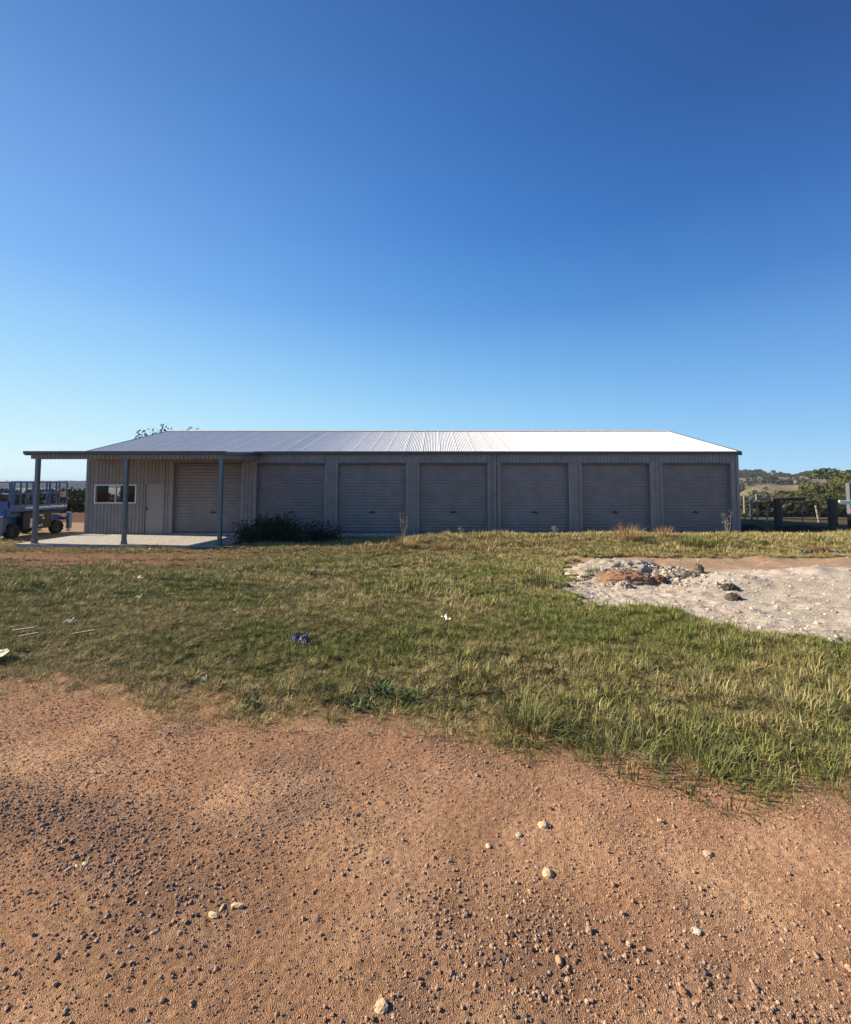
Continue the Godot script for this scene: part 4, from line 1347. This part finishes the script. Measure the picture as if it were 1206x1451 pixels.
func stones() -> void:
	rng.seed = 9
	var sm := textured(vmat("road_stone", 0.85), noise_tex(91, 0.05, 0.7, 1.0, 256), 14.0)
	# gravel of the road
	for k in 3:
		var m := stone_mesh(200 + k, 4, 6, [0.7, 0.55, 0.8][k], 0.35)
		var list := []
		var tint := PackedColorArray()
		for i in 120000:
			var d := 0.7 + 3.1 * sqrt(rng.randf())
			var x := rng.randf_range(-1.35, 1.35) * (d + 1.0)
			var z := -d
			if grassy_line(x, z) > rng.randf() * 0.8:
				continue
			var wr := windrow(x, z)
			if rng.randf() > 0.62 + 0.5 * wr - 0.6 * n1.get_noise_2d(x * 2.4 + 900.0, z * 3.4):
				continue
			var s := 0.0015 + 0.0020 * rng.randf() + (0.0050 * pow(rng.randf(), 2.5) if rng.randf() < 0.025 + 0.7 * wr else 0.0) + 0.006 * pow(rng.randf(), 40.0)
			list.append(Transform3D(Basis.from_euler(Vector3(rng.randf_range(-0.5, 0.5), rng.randf() * TAU, rng.randf_range(-0.5, 0.5))).scaled(Vector3(s, s, s)), Vector3(x, H(x, z) + s * 0.25, z)))
			var c := Color(0.56, 0.34, 0.21).lerp(Color(0.38, 0.25, 0.18), rng.randf()).lerp(Color(0.66, 0.50, 0.36), pow(rng.randf(), 3.0))
			if rng.randf() < 0.02 + 0.25 * wr: c = Color(0.17, 0.13, 0.12)
			tint.append(c)
		scatter("gravel", "loose red-brown gravel of the road", m, sm, list, tint)
	# stones of the pale patch
	var pm := stone_mesh(300, 4, 6, 0.6, 0.35)
	var pl := []
	var pt := PackedColorArray()
	for i in 34000:
		var d := rng.randf_range(3.8, 12.5)
		var x := rng.randf_range(1.8, 2.0 + d * 1.1)
		if in_patch(x, -d) < 0.5:
			continue
		if d > 9.6 and rng.randf() < 0.8: continue
		var s := 0.003 + 0.006 * rng.randf() + 0.03 * pow(rng.randf(), 50.0)
		pl.append(Transform3D(Basis.from_euler(Vector3(rng.randf_range(-0.4, 0.4), rng.randf() * TAU, rng.randf_range(-0.4, 0.4))).scaled(Vector3(s, s, s)), Vector3(x, H(x, -d) + s * 0.25, -d)))
		var k := rng.randf_range(0.6, 1.15)
		pt.append(Color(0.72 * k, 0.64 * k, 0.54 * k))
	scatter("gravel", "pale stones of the gravel patch", pm, sm, pl, pt)
	var rb := stone_mesh(310, 4, 6, 0.65, 0.4)
	var rl := []
	var rt := PackedColorArray()
	for i in 480:
		var x := 4.3 + rng.randfn() * 0.75
		var z := -8.75 + rng.randfn() * 0.55
		if in_patch(x, z) < 0.5: continue
		var e1 := 0.34 * (1.0 - pow((x - 4.0) / 1.15, 2.0) - pow((z + 9.3) / 0.78, 2.0))
		var e2 := 0.27 * (1.0 - pow((x - 4.85) / 0.55, 2.0) - pow((z + 8.9) / 0.42, 2.0))
		var e3 := 0.25 * (1.0 - pow((x - 3.72) / 0.56, 2.0) - pow((z + 8.35) / 0.32, 2.0))
		if e3 > -0.02: continue
		var s := 0.012 + 0.022 * rng.randf() + 0.05 * pow(rng.randf(), 9.0)
		rl.append(Transform3D(Basis.from_euler(Vector3(rng.randf_range(-0.6, 0.6), rng.randf() * TAU, rng.randf_range(-0.6, 0.6))).scaled(Vector3(s, s, s)), Vector3(x, H(x, z) + maxf(0.0, maxf(e1, e2)) * 0.9 + s * 0.2, z)))
		var k := rng.randf_range(0.55, 1.1)
		rt.append(Color(0.68 * k, 0.59 * k, 0.49 * k).lerp(Color(0.30, 0.20, 0.14), 0.8 if rng.randf() < 0.22 else 0.0))
	scatter("rubble", "broken stones strewn over the dumped soil in the gravel patch", rb, sm, rl, rt)
	# stones one can pick out on the road: pixel place in the photograph's frame turned into metres
	var pick := [
		[0.498, -2.022, 0.026, Color(0.65, 0.43, 0.26), "larger pale rounded stone on the road, right of the middle"],
		[0.453, -1.781, 0.026, Color(0.69, 0.48, 0.27), "cream blunt stone on the road below the pale rounded stone"],
		[-0.158, -1.345, 0.024, Color(0.62, 0.45, 0.27), "pale upright stone cut off by the bottom edge of the picture"],
		[-0.122, -1.325, 0.01, Color(0.38, 0.30, 0.24), "small grey stone beside the pale stone at the bottom edge"],
		[0.375, -1.972, 0.016, Color(0.57, 0.41, 0.28), "pinkish stone left of the pale rounded stone"],
		[0.232, -1.912, 0.015, Color(0.60, 0.46, 0.33), "pale stone with a dark shadow in the middle of the road"],
		[-0.438, -2.452, 0.016, Color(0.29, 0.16, 0.10), "brown stone alone near the grass edge"],
		[-1.476, -1.791, 0.012, Color(0.62, 0.46, 0.30), "left pale flake in the trio of stones on the left of the road"],
		[-1.459, -1.805, 0.01, Color(0.60, 0.44, 0.28), "thin middle flake in the trio of stones on the left"],
		[-1.432, -1.812, 0.014, Color(0.66, 0.50, 0.33), "right pale stone in the trio on the left"],
		[-0.795, -1.601, 0.016, Color(0.66, 0.49, 0.28), "long pale chip lying lowest of three chips on the road"],
		[-0.778, -1.631, 0.011, Color(0.62, 0.46, 0.28), "small pale chip between two longer chips"],
		[-0.728, -1.641, 0.017, Color(0.69, 0.50, 0.30), "long pale chip lying highest of three chips on the road"],
		[0.913, -1.561, 0.018, Color(0.73, 0.62, 0.46), "white stone on the right of the road"],
		[0.405, -1.461, 0.014, Color(0.58, 0.37, 0.20), "tan stone with a dark shadow near the lower right"],
		[0.417, -1.411, 0.011, Color(0.52, 0.35, 0.21), "small tan stone right of the tan stone near the bottom"],
		[-0.968, -1.541, 0.01, Color(0.62, 0.46, 0.31), "round pale pebble left of the three chips"],
		[1.152, -1.871, 0.020, Color(0.58, 0.41, 0.24), "flat pale stone at the upper right of the road"],
		[0.761, -1.381, 0.014, Color(0.36, 0.18, 0.09), "orange stone with black shadow near the bottom right"],
		[-0.421, -1.601, 0.014, Color(0.17, 0.12, 0.10), "dark stone in the middle of the left wheel track"],
	]
	var proto := []
	for k in 4:
		proto.append(stone_mesh(400 + k, 7, 10, [0.75, 0.6, 0.85, 0.5][k], 0.22))
	for i in pick.size():
		var q: Array = pick[i]
		var o := obj("stone", proto[i % 4], textured(mat("picked_stone", q[3], 0.85), noise_tex(95, 0.05, 0.86, 1.0, 128), 20.0))
		o.position = Vector3(q[0], H(q[0], q[1]) + q[2] * 0.08, q[1])
		o.rotation.y = i * 1.7
		var long_ := 1.9 if "chip" in q[4] or "flake" in q[4] else 1.0
		o.scale = Vector3(q[2] * (0.5 if long_ > 1 else 0.95), q[2] * 0.75, q[2] * long_ * 0.9)
		tag(o, q[4], "stone", "stones lying on the road")


# ------------------------------------------------------------------ litter on the lawn
func litter() -> void:
	rng.seed = 31
	var cream := mat("cream_card", Color(0.72, 0.66, 0.46), 0.8)
	var tan := mat("split_timber", Color(0.33, 0.25, 0.15), 0.85)
	var paper := func(x: float, z: float, w: float, l: float, turn: float, label: String) -> void:
		var b := MB.new()
		var n := 6
		for j in n:
			for i in n:
				var P := []
				for c in [[0, 0], [1, 0], [1, 1], [0, 1]]:
					var u: float = float(i + c[0]) / n - 0.5
					var v: float = float(j + c[1]) / n - 0.5
					P.append(Vector3(u * w * (1.0 + 0.3 * v), 0.03 + 0.05 * (u * u + v * v * 0.5) + 0.012 * sin(u * 9.0 + v * 5.0), v * l))
				b.quad(P[0], P[1], P[2], P[3], Vector3.UP)
				b.quad(P[0] - Vector3(0, 0.004, 0), P[1] - Vector3(0, 0.004, 0), P[2] - Vector3(0, 0.004, 0), P[3] - Vector3(0, 0.004, 0), Vector3.DOWN)
		var o := obj("card_scrap", b.mesh(), cream)
		o.position = Vector3(x, H(x, z) + 0.012, z)
		o.rotation = Vector3(0.18, turn, 0.05)
		tag(o, label, "scrap", "cream scraps on the lawn")
	paper.call(0.126, -5.13, 0.08, 0.10, 0.5, "cream torn scrap of card on the middle of the lawn")
	paper.call(-4.27, -5.04, 0.08, 0.07, 0.3, "small pale scrap of card on the left of the lawn, above the sticks")
	paper.call(-3.90, -3.885, 0.15, 0.13, -0.5, "large pale yellow card at the left edge of the lawn")
	paper.call(-5.8, -8.37, 0.15, 0.10, 0.8, "cream scrap farthest back on the left lawn")
	paper.call(-4.39, -6.375, 0.08, 0.08, 0.2, "small cream scrap halfway down the left lawn")
	paper.call(-1.826, -3.444, 0.035, 0.035, 0.2, "tiny white scrap near the road edge left of the middle")
	for q in [[-4.41, -4.628, 0.2, 0.35, "upper of the two pale splinters at the left of the lawn"], [-4.205, -4.467, 0.16, 0.55, "lower of the two pale splinters at the left of the lawn"], [-3.693, -4.537, 0.2, 0.5, "brown stick lying alone right of the pale splinters"]]:
		var b := MB.new()
		b.box(Vector3(-q[2] * 0.5, 0, -0.016), Vector3(q[2] * 0.5, 0.016, 0.016), 0.004)
		var o := obj("stick", b.mesh(), tan)
		o.position = Vector3(q[0], H(q[0], q[1]) + 0.035, q[1])
		o.rotation = Vector3(0, q[3], 0.05)
		tag(o, q[4], "stick", "sticks on the lawn")
	# crumpled grey-blue rag
	var b := MB.new()
	var nf := FastNoiseLite.new()
	nf.seed = 4
	nf.frequency = 9.0
	var N := 22
	var P := []
	for j in N + 1:
		for i in N + 1:
			var u := float(i) / N - 0.5
			var v := float(j) / N - 0.5
			P.append(Vector3(u * 0.17 + 0.03 * nf.get_noise_2d(v * 0.5, 3.0), 0.035 + 0.13 * absf(nf.get_noise_2d(u * 0.6, v * 0.6)) * (1.0 - 1.5 * (u * u + v * v)) - 0.03 * v, v * (0.05 + 0.09 * ss(-0.3, 0.3, u)) + 0.04 * nf.get_noise_2d(u * 0.4, 9.0) + 0.05 * u))
	for j in N:
		for i in N:
			b.quad(P[j * (N + 1) + i], P[j * (N + 1) + i + 1], P[(j + 1) * (N + 1) + i + 1], P[(j + 1) * (N + 1) + i], Vector3.UP)
	var rag := obj("rag", b.mesh(), mat("rag_cloth", Color(0.10, 0.115, 0.16), 0.6))
	rag.position = Vector3(-1.36, H(-1.36, -4.36) + 0.01, -4.36)
	rag.rotation = Vector3(0.1, 0.4, 0)
	tag(rag, "crumpled grey-blue plastic rag on the lawn left of the middle", "rag")
	# white lumps
	for q in [[-9.7, -14.6, 0.06, "white stone on the rubble right of the middle verandah post"], [1.45, -15.0, 0.07, "white lump in the grass before the fifth door"], [13.6, -15.8, 0.16, "white broken block in the grass before the gate"]]:
		var o := obj("white_lump", stone_mesh(500, 6, 9, 0.6, 0.25), mat("white_rubble", Color(0.68, 0.66, 0.62), 0.9))
		o.position = Vector3(q[0], H(q[0], q[1]) + 0.04, q[1])
		o.scale = Vector3.ONE * q[2]
		tag(o, q[3], "lump", "white lumps")


# ------------------------------------------------------------------ grass and weeds
var grassm: StandardMaterial3D

func clump(called: String, label: String, cat: String, x: float, z: float, blades: int, rad: float, len_: float, wid: float, lean: float, curl: float, c1: Color, c2: Color, group := "") -> void:
	var b := MB.new()
	for i in blades:
		var w := rng.randf() * TAU
		var r := rad * sqrt(rng.randf())
		var c := c1.lerp(c2, rng.randf())
		var k := rng.randf_range(0.7, 1.25)
		b.col = Color(c.r * k, c.g * k, c.b * k)
		blade(b, Vector3(cos(w) * r, -0.01, sin(w) * r), w + rng.randf_range(-0.9, 0.9), rng.randf_range(0.05, 1.0) * lean, len_ * rng.randf_range(0.45, 1.1), wid * rng.randf_range(0.6, 1.2), rng.randf_range(0.1, 1.0) * curl)
	var o := obj(called, b.mesh(), grassm)
	o.position = Vector3(x, H(x, z), z)
	tag(o, label, cat, group)

func plants() -> void:
	rng.seed = 41
	grassm = vmat("grass_blades", 0.7, 0.45)
	var g1 := Color(0.075, 0.098, 0.032)
	var g2 := Color(0.19, 0.19, 0.075)
	var st := Color(0.38, 0.31, 0.16)
	var br := Color(0.30, 0.17, 0.08)
	clump("grass_clump", "large dark green grass clump with long blades right of the middle of the lawn", "grass clump", 0.6, -2.77, 240, 0.16, 0.24, 0.006, 1.3, 0.9, g1, g2, "grass clumps near the road")
	clump("grass_clump", "wide green grass clump at the right, near the road edge", "grass clump", 1.52, -2.66, 260, 0.24, 0.17, 0.006, 1.3, 1.1, g1, g2, "grass clumps near the road")
	clump("grass_clump", "straw-tipped grass clump behind the wide green clump at the right", "grass clump", 2.016, -3.234, 160, 0.2, 0.2, 0.005, 1.0, 1.0, g2, st, "grass clumps near the road")
	clump("grass_clump", "pale dry grass clump near the right edge of the lawn", "grass clump", 2.5, -3.02, 160, 0.18, 0.22, 0.005, 1.1, 1.0, g2, st, "grass clumps near the road")
	clump("grass_clump", "low green grass clump at the right edge beside the road", "grass clump", 2.2, -2.42, 240, 0.3, 0.15, 0.006, 1.3, 1.0, g1, g2, "grass clumps near the road")
	clump("grass_clump", "grass clump overhanging the road right of the large dark clump", "grass clump", 1.05, -2.48, 180, 0.2, 0.17, 0.006, 1.2, 0.8, g1, g2, "grass clumps near the road")
	clump("grass_clump", "small bright grass clump left of the broad-leaved weed", "grass clump", -0.72, -3.234, 130, 0.14, 0.13, 0.006, 0.9, 0.7, g1, g2, "grass clumps near the road")
	clump("grass_clump", "yellowish grass clump at the far right of the near lawn", "grass clump", 2.86, -3.07, 140, 0.25, 0.19, 0.005, 1.1, 1.0, g2, st, "grass clumps near the road")
	# long bent straws of the big clump
	clump("grass_clump", "few long bent straws standing over the large dark clump", "grass clump", 0.55, -2.85, 12, 0.1, 0.5, 0.003, 0.9, 0.5, g2, st)
	# broad-leaved weeds
	var weedm := vmat("weed_leaf", 0.6, 0.25)
	for q in [[-0.40, -3.23, 26, 0.17, "broad-leaved dark green weed in the grass left of the large clump"], [-0.55, -3.05, 20, 0.12, "small broad-leaved weed at the road edge"], [-0.2, -3.15, 18, 0.12, "broad-leaved weed beside the bare spot in the lawn"], [-1.276, -3.05, 16, 0.08, "low flat weed at the grass edge left of the others"]]:
		var b := MB.new()
		for i in q[2] * 2:
			var k := rng.randf_range(0.7, 1.2)
			b.col = Color(0.085 * k, 0.125 * k, 0.045 * k)
			blade(b, Vector3(rng.randfn() * 0.035, 0, rng.randfn() * 0.035), rng.randf() * TAU, rng.randf_range(0.3, 1.4), q[3] * rng.randf_range(0.6, 1.1), 0.015 * rng.randf_range(0.6, 1.2), rng.randf_range(0.3, 1.2))
		var o := obj("weed", b.mesh(), weedm)
		o.position = Vector3(q[0], H(q[0], q[1]), q[1])
		tag(o, q[4], "weed", "broad-leaved weeds")
	# tussocks along the bank before the doors
	clump("tussock", "tall dry straw tussock leaning before the sixth roller door", "tussock", 6.9, -15.3, 260, 0.32, 0.75, 0.012, 0.75, 0.5, br, st, "tussocks on the bank")
	clump("tussock", "small reddish dry tussock before the seventh roller door", "tussock", 8.4, -15.7, 140, 0.25, 0.55, 0.012, 0.7, 0.5, br, st, "tussocks on the bank")
	clump("tussock", "dense green tussock before the last roller door", "tussock", 8.77, -14.6, 460, 0.65, 0.52, 0.014, 1.0, 0.7, g1, Color(0.11, 0.15, 0.04), "tussocks on the bank")
	clump("tussock", "green tussock right of the tall dry tussock", "tussock", 7.4, -15, 260, 0.4, 0.24, 0.012, 1.0, 0.7, g1, Color(0.12, 0.15, 0.05), "tussocks on the bank")
	clump("tussock", "low green tussock on the bank right of the dense green one", "tussock", 10.4, -14.6, 300, 0.6, 0.22, 0.012, 1.0, 0.7, g1, g2, "tussocks on the bank")
	clump("tussock", "brown dry tussock before the third pillar of the doors", "tussock", -1.1, -14.4, 320, 0.45, 0.42, 0.012, 0.9, 0.7, br, st, "tussocks on the bank")
	clump("tussock", "brown tussock on the bank before the fourth roller door", "tussock", 0.1, -14.4, 260, 0.4, 0.30, 0.012, 1.0, 0.7, br, st, "tussocks on the bank")
	clump("tussock", "broad brown tussock on the bank right of the others", "tussock", 1.66, -13.6, 320, 0.55, 0.30, 0.012, 1.0, 0.7, br, st, "tussocks on the bank")
	clump("tussock", "dark green tussock at the left tip of the gravel patch", "tussock", 3.25, -8.9, 130, 0.1, 0.34, 0.01, 0.6, 0.4, g1, Color(0.10, 0.13, 0.05), "")
	clump("tussock", "dark green tussock in the lawn beside the left edge of the gravel", "tussock", 1.9, -7.6, 300, 0.4, 0.26, 0.01, 0.9, 0.7, g1, Color(0.11, 0.14, 0.04), "")
	clump("tussock", "green tussock on the hump at the slab's right end", "tussock", -7.15, -14.7, 220, 0.4, 0.2, 0.01, 1.0, 0.7, g1, g2, "")
	clump("tussock", "dry grass growing at the foot of the dark shrub", "tussock", -6.0, -15.0, 260, 0.9, 0.28, 0.009, 0.8, 0.6, g2, st, "")
	clump("tussock", "thin grass in the shade before the second roller door", "tussock", -3.4, -15.2, 260, 1.3, 0.26, 0.008, 0.7, 0.6, g2, st, "")
	clump("tussock", "ragged grass in the shade under the pipe gate", "tussock", 16.4, -18.2, 320, 1.3, 0.42, 0.012, 0.8, 0.6, g1, g2, "")
	clump("tussock", "ragged grass in the shade at the shed's right corner", "tussock", 14.3, -18.6, 300, 1.0, 0.45, 0.012, 0.8, 0.6, g1, g2, "")
	clump("grass_clump", "dark green ragged clump at the road edge below the wide green clump", "grass clump", 1.45, -2.36, 260, 0.28, 0.14, 0.006, 1.35, 1.1, g1, Color(0.11, 0.14, 0.045), "grass clumps near the road")
	clump("grass_clump", "dark green ragged clump between the two biggest clumps near the road", "grass clump", 1.05, -2.75, 240, 0.24, 0.13, 0.006, 1.35, 1.1, g1, Color(0.11, 0.14, 0.045), "grass clumps near the road")
	clump("tussock", "dark weed tuft growing on top of the pale mound", "tussock", 4.0, -9.15, 150, 0.16, 0.42, 0.012, 0.9, 0.6, Color(0.05, 0.05, 0.025), Color(0.12, 0.1, 0.05), "")
	# bare stalks before the doors
	var stalkm := mat("dry_stalk", Color(0.26, 0.22, 0.16), 0.9)
	for q in [[-1.15, -16.0, 1.15, 5, "tall branching dead weed before the third pillar"], [11.15, -16.2, 1.0, 4, "bare branching dead weed before the last door"], [1.0, -15.8, 0.42, 3, "short dead stalk before the fourth door"], [4.5, -15.8, 0.45, 3, "short dead stalk before the pillar of the fifth door"], [-3.2, -15.2, 0.5, 2, "pale single stalk in the shade before the second door"]]:
		var b := MB.new()
		for k in q[3]:
			var w := rng.randf() * TAU
			var h: float = q[2] * rng.randf_range(0.7, 1.0)
			var top := Vector3(cos(w) * 0.16, h, sin(w) * 0.16)
			b.tube([Vector3(0, -0.02, 0), top * 0.5 + Vector3(0.03 * cos(w * 3), 0, 0), top], [0.009, 0.007, 0.003], 5)
			for t in 5:
				var u := top * rng.randf_range(0.5, 1.0)
				var ww := rng.randf() * TAU
				var e := u + Vector3(cos(ww) * 0.07, rng.randf_range(0.03, 0.12), sin(ww) * 0.07)
				b.tube([u, e], [0.004, 0.002], 4)
				for l in 3:
					var p := e + Vector3(rng.randfn(), rng.randfn(), rng.randfn()) * 0.012
					b.box(p - Vector3.ONE * 0.008, p + Vector3.ONE * 0.008, 0.003)
		var o := obj("dead_weed", b.mesh(), stalkm)
		o.position = Vector3(q[0], H(q[0], q[1]), q[1])
		tag(o, q[4], "dead weed", "dead weeds before the doors")


func grass() -> void:
	rng.seed = 51
	var green_a := tuft_mesh(11, 0.032, 0.068, 0.0050, 1.3, 1.2)
	var green_b := tuft_mesh(13, 0.045, 0.095, 0.0054, 1.35, 1.3)
	var thatch := tuft_mesh(12, 0.06, 0.10, 0.0045, 1.5, 0.3)
	var far_a := tuft_mesh(24, 0.08, 0.11, 0.0110, 1.2, 0.9)
	var far_b := tuft_mesh(22, 0.10, 0.12, 0.0105, 1.5, 0.5)
	var lists := [[], [], [], [], []]
	var tints := [PackedColorArray(), PackedColorArray(), PackedColorArray(), PackedColorArray(), PackedColorArray()]
	var place := func(k: int, x: float, z: float, s0: float, dry: float) -> void:
		var s: float = s0 * clampf(0.9 + 1.1 * n1.get_noise_2d(x * 9.0 + 20.0, z * 9.0) + 1.1 * n1.get_noise_2d(x * 34.0, z * 34.0 + 70.0), 0.45, 1.7)
		var c := Color(0.08, 0.12, 0.028).lerp(Color(0.235, 0.255, 0.07), rng.randf())
		var str := Color(0.52, 0.44, 0.22).lerp(Color(0.27, 0.205, 0.10), rng.randf())
		c = c.lerp(str, clampf(dry + rng.randf_range(-0.45, 0.45), 0, 1))
		var q := rng.randf_range(0.8, 1.2)
		lists[k].append(Transform3D(Basis.from_euler(Vector3(rng.randf_range(-0.25, 0.25), rng.randf() * TAU, rng.randf_range(-0.25, 0.25))).scaled(Vector3(s, s * rng.randf_range(0.7, 1.2), s)), Vector3(x, H(x, z), z)))
		tints[k].append(Color(c.r * q, c.g * q, c.b * q))
	for i in 250000:
		var d := sqrt(rng.randf_range(3.2, 75.0))
		if rng.randf() < ss(5.0, 8.6, d): continue
		var x := rng.randf_range(-1.0, 1.0) * (d * 1.08 + 1.7)
		var z := -d
		var g := lawn(x, z)
		if g <= 0.0 or rng.randf() > g:
			continue
		var dry := dryness(x, z)
		var tall := 0.54 + 0.72 * clampf(n1.get_noise_2d(x * 2.0 + 33.0, z * 2.0) + 0.09 * (x - 0.5), 0.0, 0.5)
		var k := 0 if rng.randf() < 0.5 else 1
		if rng.randf() < 0.25 + 0.5 * dry: k = 2
		place.call(k, x, z, tall * (1.0 if k < 2 else 0.9), dry)
	for i in 185000:
		var d := sqrt(rng.randf_range(25.0, 340.0))
		if rng.randf() > ss(4.8, 8.6, d): continue
		var x := rng.randf_range(-1.0, 1.0) * (d * 1.06 + 2.4)
		var z := -d
		var g := lawn(x, z)
		if g <= 0.0 or rng.randf() > g:
			continue
		var dry := dryness(x, z)
		var tall := 0.55 + 0.75 * clampf(n1.get_noise_2d(x * 1.2 + 33.0, z * 1.2), -0.1, 0.7) + 0.45 * ss(12.5, 15.5, d) * ss(-7, -2, x)
		place.call(3 if rng.randf() > 0.3 + 0.4 * dry else 4, x, z, tall, dry)
	scatter("lawn_grass", "short olive grass of the near lawn", green_a, grassm, lists[0], tints[0])
	scatter("lawn_grass", "longer green grass of the near lawn", green_b, grassm, lists[1], tints[1])
	scatter("lawn_thatch", "flattened dry straw in the near lawn", thatch, grassm, lists[2], tints[2])
	scatter("lawn_grass", "grass of the far lawn and the bank", far_a, grassm, lists[3], tints[3])
	scatter("lawn_thatch", "flattened dry straw of the far lawn", far_b, grassm, lists[4], tints[4])
